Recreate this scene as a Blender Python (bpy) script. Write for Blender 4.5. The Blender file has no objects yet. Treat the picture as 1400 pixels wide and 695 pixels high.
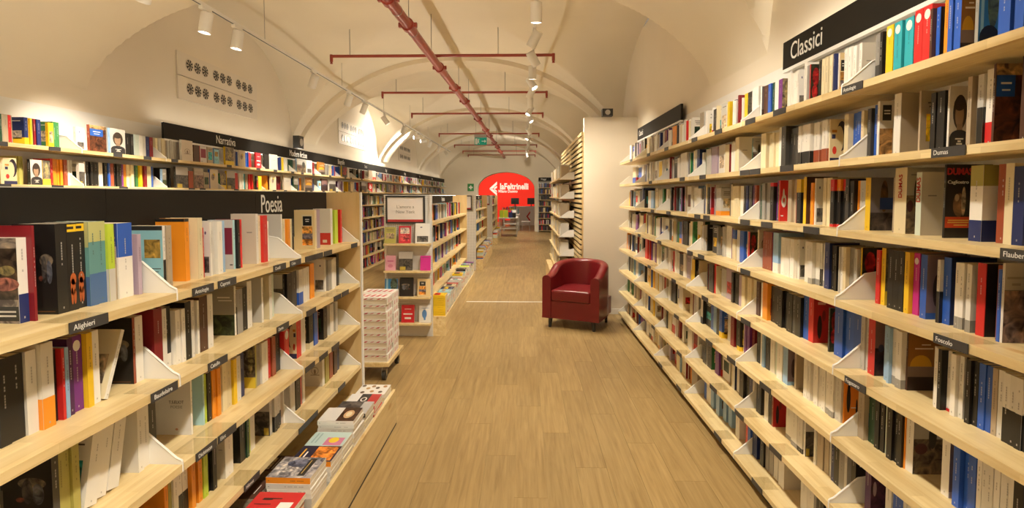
import bpy, bmesh, math, random
from mathutils import Vector, Matrix
RNG = random.Random(7)
SC = bpy.context.scene
COL = SC.collection
# ---------------------------------------------------------------- camera, world, exposure
FPX = 745.0; CAM_H = 1.65
PITCH = math.radians(3.05); DROP = 80 - FPX * math.tan(PITCH); YAW = math.atan(17 / FPX * math.cos(PITCH))
cam_d = bpy.data.cameras.new('camera'); cam = bpy.data.objects.new('camera', cam_d); COL.objects.link(cam)
cam_d.sensor_fit = 'HORIZONTAL'; cam_d.sensor_width = 36.0; cam_d.lens = FPX / 1400 * 36
cam_d.shift_y = -DROP / 1400
cam_d.clip_start = 0.05; cam_d.clip_end = 200
cam.location = (0, 0, CAM_H); cam.rotation_euler = (math.pi / 2 - PITCH, 0, YAW)
SC.camera = cam
world = bpy.data.worlds.new('world'); SC.world = world; world.use_nodes = True
world.node_tree.nodes['Background'].inputs[0].default_value = (1.0, 0.88, 0.72, 1)
world.node_tree.nodes['Background'].inputs[1].default_value = 0.3
SC.view_settings.view_transform = 'Standard'; SC.view_settings.look = 'None'
SC.view_settings.exposure = 0.2; SC.view_settings.gamma = 1.0
SC.view_settings.use_curve_mapping = False
LAMP_W = 95.0            # power of one track spotlight
ADDED_STRIP_W = 0.5            # power per metre of the added strip lamps on top of the bookcases
WARM = (1.0, 0.90, 0.74)

# projection helpers (pixel <-> world, frame 1400 x 695)
_sa, _ca, _sp, _cp = math.sin(YAW), math.cos(YAW), math.sin(PITCH), math.cos(PITCH)
def proj(x, y, z):
    z -= CAM_H
    r = x * _ca + y * _sa; u = -x * _sa * _sp + y * _ca * _sp + z * _cp; f = -x * _sa * _cp + y * _ca * _cp - z * _sp
    return 700 + FPX * r / f, 347.5 - DROP - FPX * u / f
def y_at(px, X, z):
    k = (px - 700) / FPX; dz = z - CAM_H
    return (k * (-X * _sa * _cp - dz * _sp) - X * _ca) / (_sa - k * _ca * _cp)

# ---------------------------------------------------------------- materials
def mat(name, col, rough=0.5, metal=0.0, spec=0.5, emit=None, estr=0.0):
    m = bpy.data.materials.new(name); m.use_nodes = True
    b = m.node_tree.nodes['Principled BSDF']
    b.inputs['Base Color'].default_value = (*col, 1); b.inputs['Roughness'].default_value = rough
    b.inputs['Metallic'].default_value = metal; b.inputs['Specular IOR Level'].default_value = spec
    if emit: b.inputs['Emission Color'].default_value = (*emit, 1); b.inputs['Emission Strength'].default_value = estr
    return m
def nodes(m): return m.node_tree.nodes, m.node_tree.links, m.node_tree.nodes['Principled BSDF']
def ramp(n, stops):
    r = n.new('ShaderNodeValToRGB'); e = r.color_ramp.elements
    while len(e) < len(stops): e.new(0.5)
    for i, (p, c) in enumerate(stops): e[i].position = p; e[i].color = (*c, 1)
    return r
def bump(m, scale, strength, stretch=(1, 1, 1), dist=0.002):
    n, l, b = nodes(m)
    tc = n.new('ShaderNodeTexCoord'); mp = n.new('ShaderNodeMapping'); mp.inputs['Scale'].default_value = stretch
    nz = n.new('ShaderNodeTexNoise'); nz.inputs['Scale'].default_value = scale; nz.inputs['Detail'].default_value = 3
    bp = n.new('ShaderNodeBump'); bp.inputs['Strength'].default_value = strength; bp.inputs['Distance'].default_value = dist
    l.new(tc.outputs['Object'], mp.inputs[0]); l.new(mp.outputs[0], nz.inputs[0]); l.new(nz.outputs[0], bp.inputs['Height']); l.new(bp.outputs[0], b.inputs['Normal'])

def wood(name, c_dark, c_mid, c_light, stretch, rough=0.45, knots=True, joint=None):
    m = mat(name, c_mid, rough); n, l, b = nodes(m)
    tc = n.new('ShaderNodeTexCoord'); oi = n.new('ShaderNodeObjectInfo')
    add = n.new('ShaderNodeVectorMath'); add.operation = 'ADD'
    sc = n.new('ShaderNodeVectorMath'); sc.operation = 'SCALE'
    comb = n.new('ShaderNodeCombineXYZ')
    for i in range(3): l.new(oi.outputs['Random'], comb.inputs[i])
    l.new(comb.outputs[0], sc.inputs[0]); sc.inputs['Scale'].default_value = 37.0
    l.new(tc.outputs['Object'], add.inputs[0]); l.new(sc.outputs[0], add.inputs[1])
    mp = n.new('ShaderNodeMapping'); mp.inputs['Scale'].default_value = stretch; l.new(add.outputs[0], mp.inputs[0])
    nz = n.new('ShaderNodeTexNoise'); nz.inputs['Scale'].default_value = 1; nz.inputs['Detail'].default_value = 6; nz.inputs['Roughness'].default_value = 0.6; nz.inputs['Distortion'].default_value = 0.6
    l.new(mp.outputs[0], nz.inputs[0])
    r = ramp(n, [(0.3, c_dark), (0.5, c_mid), (0.72, c_light)]); l.new(nz.outputs[0], r.inputs[0])
    out = r.outputs[0]
    if knots:
        vo = n.new('ShaderNodeTexVoronoi'); mp2 = n.new('ShaderNodeMapping'); mp2.inputs['Scale'].default_value = [max(1.5, s * 0.22) for s in stretch]
        l.new(add.outputs[0], mp2.inputs[0]); l.new(mp2.outputs[0], vo.inputs[0]); vo.inputs['Scale'].default_value = 1.3
        rk = ramp(n, [(0.0, (1, 1, 1)), (0.06, (0.75, 0.75, 0.75)), (0.13, (0, 0, 0))]); l.new(vo.outputs[0], rk.inputs[0])
        mx = n.new('ShaderNodeMixRGB'); mx.blend_type = 'MULTIPLY'; l.new(rk.outputs[0], mx.inputs[0]); l.new(out, mx.inputs[1]); mx.inputs[2].default_value = (0.72, 0.5, 0.3, 1)
        out = mx.outputs[0]
    if joint:
        br = n.new('ShaderNodeTexBrick'); sx = n.new('ShaderNodeSeparateXYZ'); cx = n.new('ShaderNodeCombineXYZ'); ad = n.new('ShaderNodeMath'); ad.operation = 'ADD'
        l.new(add.outputs[0], sx.inputs[0]); l.new(sx.outputs[0], ad.inputs[0]); l.new(sx.outputs[2], ad.inputs[1]); l.new(sx.outputs[1], cx.inputs[0]); l.new(ad.outputs[0], cx.inputs[1]); l.new(cx.outputs[0], br.inputs[0])
        br.inputs['Scale'].default_value = 1; br.inputs['Brick Width'].default_value = .23; br.inputs['Row Height'].default_value = .043; br.inputs['Mortar Size'].default_value = .0004; br.offset = .43
        br.inputs['Color1'].default_value = (.86, .82, .76, 1); br.inputs['Color2'].default_value = (1.06, 1.06, 1.06, 1); br.inputs['Mortar'].default_value = (.8, .75, .68, 1)
        mj = n.new('ShaderNodeMixRGB'); mj.blend_type = 'MULTIPLY'; mj.inputs[0].default_value = .75; l.new(out, mj.inputs[1]); l.new(br.outputs[0], mj.inputs[2]); out = mj.outputs[0]
    hsv = n.new('ShaderNodeHueSaturation'); mr = n.new('ShaderNodeMapRange'); mr.inputs[3].default_value = 0.93 if name == 'oak_floor' else 0.88; mr.inputs[4].default_value = 1.06
    l.new(oi.outputs['Random'], mr.inputs[0]); l.new(mr.outputs[0], hsv.inputs['Value']); l.new(out, hsv.inputs['Color'])
    l.new(hsv.outputs[0], b.inputs['Base Color'])
    return m

M = {}
M['pine'] = wood('pine_board', (0.66, 0.475, 0.21), (0.775, 0.61, 0.315), (0.835, 0.69, 0.395), (22, 1.6, 22), 0.38, joint=True)
M['pine_v'] = wood('pine_upright', (0.64, 0.44, 0.19), (0.73, 0.54, 0.27), (0.79, 0.61, 0.34), (9, 9, 0.9), 0.45, knots=False)
M['oak'] = wood('oak_floor', (0.28, 0.180, 0.068), (0.355, 0.240, 0.096), (0.43, 0.298, 0.128), (48, 2.2, 48), 0.42, knots=False)
def floor_far():
    m = mat('oak_floor_far', (0.38, 0.25, 0.12), 0.4); n, l, b = nodes(m)
    tc = n.new('ShaderNodeTexCoord'); mp = n.new('ShaderNodeMapping'); mp.inputs['Rotation'].default_value = (0, 0, math.pi / 2)
    br = n.new('ShaderNodeTexBrick'); br.inputs['Scale'].default_value = 1; br.inputs['Brick Width'].default_value = 1.3; br.inputs['Row Height'].default_value = 0.185
    br.inputs['Mortar Size'].default_value = 0.002; br.offset = 0.37
    br.inputs['Color1'].default_value = (0.385, 0.262, 0.108, 1); br.inputs['Color2'].default_value = (0.33, 0.22, 0.088, 1); br.inputs['Mortar'].default_value = (0.16, 0.09, 0.04, 1)
    nz = n.new('ShaderNodeTexNoise'); mp2 = n.new('ShaderNodeMapping'); mp2.inputs['Scale'].default_value = (26, 1.8, 26); nz.inputs['Scale'].default_value = 1; nz.inputs['Detail'].default_value = 5
    r = ramp(n, [(0.3, (0.78, 0.78, 0.78)), (0.7, (1.18, 1.18, 1.18))])
    mx = n.new('ShaderNodeMixRGB'); mx.blend_type = 'MULTIPLY'; mx.inputs[0].default_value = 1
    l.new(tc.outputs['Object'], mp.inputs[0]); l.new(mp.outputs[0], br.inputs[0]); l.new(tc.outputs['Object'], mp2.inputs[0]); l.new(mp2.outputs[0], nz.inputs[0])
    l.new(nz.outputs[0], r.inputs[0]); l.new(br.outputs[0], mx.inputs[1]); l.new(r.outputs[0], mx.inputs[2]); l.new(mx.outputs[0], b.inputs['Base Color'])
    return m
M['oak_far'] = floor_far()
def plaster(name, col):
    m = mat(name, col, 0.85, spec=0.2); n, l, b = nodes(m)
    tc = n.new('ShaderNodeTexCoord'); nz = n.new('ShaderNodeTexNoise'); nz.inputs['Scale'].default_value = 0.8; nz.inputs['Detail'].default_value = 4
    r = ramp(n, [(0.3, tuple(c * 0.94 for c in col)), (0.7, tuple(min(1, c * 1.03) for c in col))])
    l.new(tc.outputs['Object'], nz.inputs[0]); l.new(nz.outputs[0], r.inputs[0]); l.new(r.outputs[0], b.inputs['Base Color'])
    nb = n.new('ShaderNodeTexNoise'); nb.inputs['Scale'].default_value = 9; nb.inputs['Detail'].default_value = 4
    bp = n.new('ShaderNodeBump'); bp.inputs['Strength'].default_value = 0.12; bp.inputs['Distance'].default_value = 0.01
    l.new(tc.outputs['Object'], nb.inputs[0]); l.new(nb.outputs[0], bp.inputs['Height']); l.new(bp.outputs[0], b.inputs['Normal'])
    return m
M['plaster'] = plaster('vault_plaster', (0.80, 0.725, 0.585))
M['plaster_rib'] = plaster('rib_plaster', (0.75, 0.66, 0.51))
M['wall'] = plaster('wall_paint', (0.79, 0.71, 0.58))
M['red_wall'] = plaster('red_wall_paint', (0.78, 0.035, 0.02))
M['white'] = mat('white_metal', (0.82, 0.81, 0.78), 0.4)
M['offwhite'] = mat('white_board', (0.80, 0.78, 0.74), 0.55)
M['black'] = mat('black_sign', (0.011, 0.0095, 0.0075), 0.6, spec=0.25)
M['tag'] = mat('tag_grey', (0.045, 0.043, 0.042), 0.5)
M['letter'] = mat('white_lettering', (0.85, 0.84, 0.80), 0.5)
M['ink'] = mat('dark_lettering', (0.06, 0.05, 0.05), 0.6)
M['redink'] = mat('red_lettering', (0.5, 0.03, 0.03), 0.6)
M['greyink'] = mat('grey_lettering', (0.35, 0.33, 0.30), 0.6)
M['pipe'] = mat('red_pipe_paint', (0.33, 0.055, 0.035), 0.35)
M['steel'] = mat('steel_rod', (0.35, 0.33, 0.3), 0.35, 0.9)
M['dark'] = mat('dark_plastic', (0.03, 0.03, 0.03), 0.4)
M['kick_and_gap_shade'] = mat('toe_kick_and_shade_black', (0.05, 0.04, 0.03), 0.6)  # black of the toe kick, also painted shade in floor and slat gaps
M['lamp_white'] = mat('lamp_body_white', (0.78, 0.75, 0.69), 0.4)
M['lens'] = mat('lamp_lens', (1, 1, 1), 0.3, emit=(1.0, 0.93, 0.82), estr=14)
M['strip'] = mat('added_strip_tube', (1, 1, 1), 0.3, emit=(1.0, 0.88, 0.7), estr=5)  # glow of the added strip lamps
M['leather'] = mat('red_leather', (0.155, 0.009, 0.011), 0.30); bump(M['leather'], 160, 0.25, dist=0.001)
M['green'] = mat('green_sign', (0.0, 0.22, 0.14), 0.4, emit=(0.0, 0.25, 0.16), estr=0.35)
M['grey'] = mat('grey_metal', (0.45, 0.42, 0.37), 0.45)
M['paper'] = mat('poster_paper', (0.78, 0.74, 0.72), 0.5)
M['vent'] = mat('vent_panel', (0.74, 0.67, 0.56), 0.5)
def clear_plastic():
    m = bpy.data.materials.new('clear_acrylic'); m.use_nodes = True; n, l = m.node_tree.nodes, m.node_tree.links
    n.remove(n['Principled BSDF']); t = n.new('ShaderNodeBsdfTransparent'); t.inputs[0].default_value = (0.97, 0.965, 0.95, 1); g = n.new('ShaderNodeBsdfGlossy'); g.inputs['Roughness'].default_value = 0.06
    mx = n.new('ShaderNodeMixShader'); mx.inputs[0].default_value = 0.08
    l.new(t.outputs[0], mx.inputs[1]); l.new(g.outputs[0], mx.inputs[2]); l.new(mx.outputs[0], n['Material Output'].inputs[0])
    return m
M['clear'] = clear_plastic()
def attr_mat(name, art=False, rough=0.38):
    m = mat(name, (1, 1, 1), rough); n, l, b = nodes(m)
    a = n.new('ShaderNodeAttribute'); a.attribute_name = 'Col'; out = a.outputs['Color']
    if art:
        tc = n.new('ShaderNodeTexCoord'); nz = n.new('ShaderNodeTexNoise'); nz.inputs['Scale'].default_value = 26; nz.inputs['Detail'].default_value = 3; nz.inputs['Distortion'].default_value = 1.2
        l.new(tc.outputs['Object'], nz.inputs[0])
        r = ramp(n, [(0.36, (0.25, 0.22, 0.22)), (0.5, (0.9, 0.85, 0.8)), (0.62, (1.5, 1.3, 1.05)), (0.7, (2.2, 2.0, 1.7))]); l.new(nz.outputs[0], r.inputs[0])
        mx = n.new('ShaderNodeMixRGB'); mx.blend_type = 'MULTIPLY'; mx.inputs[0].default_value = 1; l.new(out, mx.inputs[1]); l.new(r.outputs[0], mx.inputs[2]); out = mx.outputs[0]
    l.new(out, b.inputs['Base Color'])
    return m
M['book'] = attr_mat('printed_cover'); M['art'] = attr_mat('picture_cover', True)
def pages_mat():
    m = mat('book_pages', (0.72, 0.64, 0.5), 0.8); n, l, b = nodes(m)
    tc = n.new('ShaderNodeTexCoord'); mp = n.new('ShaderNodeMapping'); mp.inputs['Scale'].default_value = (3, 900, 3); nz = n.new('ShaderNodeTexNoise'); nz.inputs['Scale'].default_value = 1
    r = ramp(n, [(0.35, (0.60, 0.52, 0.39)), (0.65, (0.78, 0.71, 0.58))]); l.new(tc.outputs['Object'], mp.inputs[0]); l.new(mp.outputs[0], nz.inputs[0]); l.new(nz.outputs[0], r.inputs[0]); l.new(r.outputs[0], b.inputs['Base Color'])
    return m
M['pages'] = pages_mat()

# ---------------------------------------------------------------- mesh helpers
class MB:
    def __init__(s): s.v = []; s.f = []; s.m = []; s.c = []
    def face(s, pts, col=(1, 1, 1), mi=0):
        i = len(s.v); s.v += [tuple(p) for p in pts]; s.f.append(tuple(range(i, i + len(pts)))); s.m.append(mi); s.c.append(col)
    def idx(s, ids, col=(1, 1, 1), mi=0): s.f.append(tuple(ids)); s.m.append(mi); s.c.append(col)
    def box(s, x0, x1, y0, y1, z0, z1, col=(1, 1, 1), mi=0, X=None):
        i = len(s.v)
        p = [(x0, y0, z0), (x1, y0, z0), (x1, y1, z0), (x0, y1, z0), (x0, y0, z1), (x1, y0, z1), (x1, y1, z1), (x0, y1, z1)]
        if X: p = [tuple(X @ Vector(q)) for q in p]
        s.v += p
        for q in ((3, 2, 1, 0), (4, 5, 6, 7), (0, 1, 5, 4), (1, 2, 6, 5), (2, 3, 7, 6), (3, 0, 4, 7)): s.f.append(tuple(i + k for k in q)); s.m.append(mi); s.c.append(col)
    def prism(s, poly, axis, a0, a1, col=(1, 1, 1), mi=0):
        """extrude a 2D polygon along axis 'x','y' or 'z' between a0 and a1"""
        def P(p, a): return {'x': (a, p[0], p[1]), 'y': (p[0], a, p[1]), 'z': (p[0], p[1], a)}[axis]
        n = len(poly); i = len(s.v); s.v += [P(p, a0) for p in poly] + [P(p, a1) for p in poly]
        s.idx([i + k for k in range(n)], col, mi); s.idx([i + n + k for k in reversed(range(n))], col, mi)
        for k in range(n): s.idx([i + (k + 1) % n, i + k, i + n + k, i + n + (k + 1) % n], col, mi)
    def tube(s, p0, p1, r0, r1=None, seg=12, col=(1, 1, 1), mi=0, cap=True):
        r1 = r0 if r1 is None else r1; p0, p1 = Vector(p0), Vector(p1); d = (p1 - p0).normalized()
        a = d.orthogonal().normalized(); b = d.cross(a); i = len(s.v)
        for p, r in ((p0, r0), (p1, r1)):
            s.v += [tuple(p + a * (r * math.cos(2 * math.pi * k / seg)) + b * (r * math.sin(2 * math.pi * k / seg))) for k in range(seg)]
        for k in range(seg): s.idx([i + k, i + (k + 1) % seg, i + seg + (k + 1) % seg, i + seg + k], col, mi)
        if cap: s.idx([i + k for k in reversed(range(seg))], col, mi); s.idx([i + seg + k for k in range(seg)], col, mi)
    def grid(s, rows, col=(1, 1, 1), mi=0, closed=False):
        i = len(s.v); n = len(rows[0])
        for r in rows: s.v += [tuple(p) for p in r]
        for a in range(len(rows) - 1):
            for b in range(n if closed else n - 1): s.idx([i + a * n + b, i + a * n + (b + 1) % n, i + (a + 1) * n + (b + 1) % n, i + (a + 1) * n + b], col, mi)
    def mesh(s, name, mats, smooth=None):
        me = bpy.data.meshes.new(name); me.from_pydata(s.v, [], s.f)
        for m in mats: me.materials.append(m)
        if len(mats) > 1: me.polygons.foreach_set('material_index', s.m)
        if any(c != (1, 1, 1) for c in s.c):
            at = me.color_attributes.new('Col', 'FLOAT_COLOR', 'CORNER'); buf = []
            for p, c in zip(s.f, s.c): buf += [c[0], c[1], c[2], 1.0] * len(p)
            at.data.foreach_set('color', buf)
        if smooth is not None:
            me.shade_smooth()
            if smooth < 180: me.set_sharp_from_angle(angle=math.radians(smooth))
        me.update(); return me
    def build(s, name, mats, parent=None, smooth=None, loc=None, rot=None):
        if not isinstance(mats, (list, tuple)): mats = [mats]
        o = bpy.data.objects.new(name, s.mesh(name, mats, smooth)); COL.objects.link(o)
        if parent: o.parent = parent
        if loc: o.location = loc
        if rot: o.rotation_euler = rot
        return o
def tag(o, label=None, cat=None, group=None, kind=None):
    if label: o['label'] = label
    if cat: o['category'] = cat
    if group: o['group'] = group
    if kind: o['kind'] = kind
    return o
def empty(name, loc, label, cat, group=None, rz=0):
    o = bpy.data.objects.new(name, None); COL.objects.link(o); o.location = loc; o.rotation_euler = (0, 0, rz); o.empty_display_size = 0.05
    return tag(o, label, cat, group)
def text(body, size, loc, rot, m, parent=None, name='lettering', ext=0.0008, bold=0.0, sx=1.0, align='CENTER', shear=0.0):
    cu = bpy.data.curves.new(name, 'FONT'); cu.body = body; cu.size = size; cu.extrude = ext; cu.offset = bold; cu.align_x = align; cu.align_y = 'CENTER'; cu.shear = shear
    cu.resolution_u = 3; cu.materials.append(m)
    if not body: return None
    tmp = bpy.data.objects.new('lettering_curve', cu); me = bpy.data.meshes.new_from_object(tmp); me.name = name
    bpy.data.objects.remove(tmp); bpy.data.curves.remove(cu)
    if not me.materials: me.materials.append(m)
    o = bpy.data.objects.new(name, me); COL.objects.link(o); o.location = loc; o.rotation_euler = rot; o.scale = (sx, 1, 1)
    if parent: o.parent = parent
    return o
FACE_L = (math.pi / 2, 0, -math.pi / 2)   # lettering that looks towards -X
FACE_R = (math.pi / 2, 0, math.pi / 2)    # towards +X
FACE_C = (math.pi / 2, 0, 0)              # towards the camera, -Y
def copy_tree(o, parent=None):
    c = o.copy(); COL.objects.link(c)
    if parent is not None: c.parent = parent
    for ch in list(o.children): copy_tree(ch, c)
    return c
def link_mesh(name, me, parent=None, loc=(0, 0, 0), rot=None):
    o = bpy.data.objects.new(name, me); COL.objects.link(o); o.location = loc
    if rot: o.rotation_euler = rot
    if parent: o.parent = parent
    return o

# ================================================================ THE SETTING
XL, XR = -3.75, 1.55; XC, HALF = (XL + XR) / 2, (XR - XL) / 2
Y0, Y1 = -3.2, 24.9
SPRING, RISE = 2.55, 1.38
PIERS = [-1.1, 4.1, 9.3, 14.5, 19.7, 24.9]
def z_barrel(x): return SPRING + RISE * max(0, 1 - abs((x - XC) / HALF) ** 2.2) ** .75
def z_vault(x, y):
    z = z_barrel(x)
    for p in PIERS:
        t = (y - (p + 2.6)) / 2.05
        if abs(t) < 1: z = max(z, SPRING + 1.33 * math.sqrt(1 - abs(t) ** 2.6))
    return z
mb = MB(); NX, NY = 200, 1000
rows = []
for j in range(NY + 1):
    y = Y0 + (Y1 - Y0) * j / NY
    rows.append([(XC - HALF * math.cos(math.pi * i / NX), y, z_vault(XC - HALF * math.cos(math.pi * i / NX), y)) for i in range(NX + 1)])
mb.grid(rows)
ceiling = tag(mb.build('ceiling', M['plaster'], smooth=24), kind='structure')
# transverse ribs
for p in PIERS[2:5]:
    mb = MB(); prof = []
    for k in range(49):
        a = math.pi * k / 48; c, s_ = math.cos(a), math.sin(a)
        xo = XC - HALF * c; o_ = (xo, z_barrel(xo)); i_ = (XC - (HALF - 0.07) * c, z_barrel(xo) - .07 * max(s_, .15))
        prof.append([(i_[0], p - 0.27, i_[1]), (i_[0], p + 0.27, i_[1])]); 
        prof[-1] = [(o_[0], p - 0.27, o_[1] + 0.005), *prof[-1], (o_[0], p + 0.27, o_[1] + 0.005)]
    mb.grid(prof)
    tag(mb.build('rib_trim', M['plaster_rib'], ceiling, smooth=40), 'plaster rib arching across the vault')
def wall(name, x0, x1, y0, y1, z0, z1, m='wall'):
    mb = MB(); mb.box(x0, x1, y0, y1, z0, z1); return tag(mb.build(name, M[m]), kind='structure')
wall('wall_left', XL - 0.12, XL, Y0, Y1 + 14, 0, 3.85)
wall('wall_right', XR, XR + 0.12, Y0, Y1 + 14, 0, 3.85)
wall('wall_back', XL, XR, Y0 - 0.12, Y0, 0, 4.0)
# far wall with its arched opening, then the red wall beyond
def arch_wall():
    ax0, ax1, sp, crown = -2.15, 0.47, 1.95, 2.72; cx, hw = (ax0 + ax1) / 2, (ax1 - ax0) / 2
    mb = MB(); top = []
    for k in range(25):
        a = math.pi * k / 24; top.append((cx - hw * math.cos(a), sp + (crown - sp) * math.sin(a)))
    for y in (Y1, Y1 + 0.7):
        mb.face([(XL, y, 0), (ax0, y, 0), (ax0, y, sp), (XL, y, sp)]); mb.face([(ax1, y, 0), (XR, y, 0), (XR, y, sp), (ax1, y, sp)])
        mb.face([(XL, y, sp), (ax0, y, sp), (ax0, y, 4.1), (XL, y, 4.1)]); mb.face([(ax1, y, sp), (XR, y, sp), (XR, y, 4.1), (ax1, y, 4.1)])
        for k in range(24): mb.face([(*top[k][:1], y, top[k][1]), (top[k + 1][0], y, top[k + 1][1]), (top[k + 1][0], y, 4.1), (top[k][0], y, 4.1)])
    loop = [(ax0, 0)] + top + [(ax1, 0)]
    for k in range(len(loop) - 1): mb.face([(loop[k][0], Y1, loop[k][1]), (loop[k + 1][0], Y1, loop[k + 1][1]), (loop[k + 1][0], Y1 + 0.7, loop[k + 1][1]), (loop[k][0], Y1 + 0.7, loop[k][1])])
    return tag(mb.build('wall_far', M['plaster']), kind='structure')
arch_wall()
RED_Y = 34.0
wall('wall_red', XL, XR, RED_Y, RED_Y + 0.12, 0, 4.0, 'red_wall')
mb = MB(); mb.box(XL, XR, Y1 + 0.7, RED_Y, 3.2, 3.3); tag(mb.build('ceiling_far', M['plaster']), kind='structure')
# partition pier behind the armchair
PY = 7.55
wall('wall_partition', 0.82, XR, PY, PY + 0.12, 0, 2.72)
mb = MB(); mb.box(0.82, XR, PY - 0.012, PY, 0, 0.075); tag(mb.build('baseboard_partition', M['offwhite']), kind='structure')
# floor: separate boards where they can be told apart, printed boards beyond
PW, PL = 0.185, 1.3
FX0, FX1, FY0, FY1 = -0.98 - PW * 0, -0.98 + PW * 13, 1.4, 1.4 + PL * 6
mb = MB()
mb.box(XL, FX0, Y0, RED_Y, -0.05, 0); mb.box(FX1, XR, Y0, RED_Y, -0.05, 0); mb.box(FX0, FX1, Y0, FY0, -0.05, 0); mb.box(FX0, FX1, FY1, RED_Y, -0.05, 0)
mb.box(FX0, FX1, FY0, FY1, -0.05, -0.004)
floor = tag(mb.build('floor', M['oak_far']), kind='structure')
me_cache = {}
def plank_mesh(L):
    k = round(L, 3)
    if k not in me_cache:
        mb = MB(); mb.box(0.0007, PW - 0.0007, 0.0007, L - 0.0007, -0.004, 0); me_cache[k] = mb.mesh('plank', [M['oak']])
    return me_cache[k]
for c in range(13):
    y = FY0 - PL * ((c * 0.37) % 1.0)
    while y < FY1 - 1e-6:
        a, b = max(y, FY0), min(y + PL, FY1)
        if b - a > 0.02: link_mesh('plank', plank_mesh(b - a), floor, (FX0 + c * PW, a, 0))
        y += PL
mb = MB(); mb.box(-0.9, 0.6, 8.36, 8.40, 0, 0.004); tag(mb.build('trim_1', M['white']), kind='structure')

# ================================================================ BOOK MACHINERY
PAL = dict(w=(.80, .77, .71), c=(.76, .66, .43), k=(.016, .015, .014), d=(.055, .052, .048), g=(.30, .285, .26), G=(.56, .54, .50),
           b=(.03, .11, .50), n=(.016, .03, .13), s=(.30, .48, .72), q=(.42, .66, .72), t=(.03, .36, .43), r=(.62, .025, .025), R=(.22, .012, .018), u=(.32, .07, .03),
           o=(.85, .30, .02), y=(.85, .55, .02), Y=(.42, .38, .10), l=(.48, .62, .05), e=(.04, .20, .06), E=(.02, .075, .04), p=(.17, .03, .22), P=(.075, .016, .09), m=(.60, .03, .28),
           v=(.42, .33, .42), x=(.42, .34, .24), z=(.09, .04, .025), a=(.58, .66, .58))
PAL.update({'1': (.50, .50, .20), '2': (.13, .31, .31), '3': (.07, .15, .33)})
CNAME = dict(w='white', c='cream', k='black', d='charcoal', g='grey', G='pale grey', b='blue', n='navy', s='light blue', q='pale blue', t='teal', r='red', R='burgundy', u='rust red',
             o='orange', y='yellow', Y='olive', l='lime green', e='green', E='dark green', p='purple', P='dark purple', m='magenta', v='mauve', x='tan', z='dark brown', a='pale green')
CNAME.update({'1': 'olive', '2': 'sea green', '3': 'steel blue'})
def vary(c, a=0.12):
    k = 1 + RNG.uniform(-a, a); return tuple(min(0.9, max(0.004, x * k)) for x in c)
def lum(c): return 0.3 * c[0] + 0.6 * c[1] + 0.1 * c[2]

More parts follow.
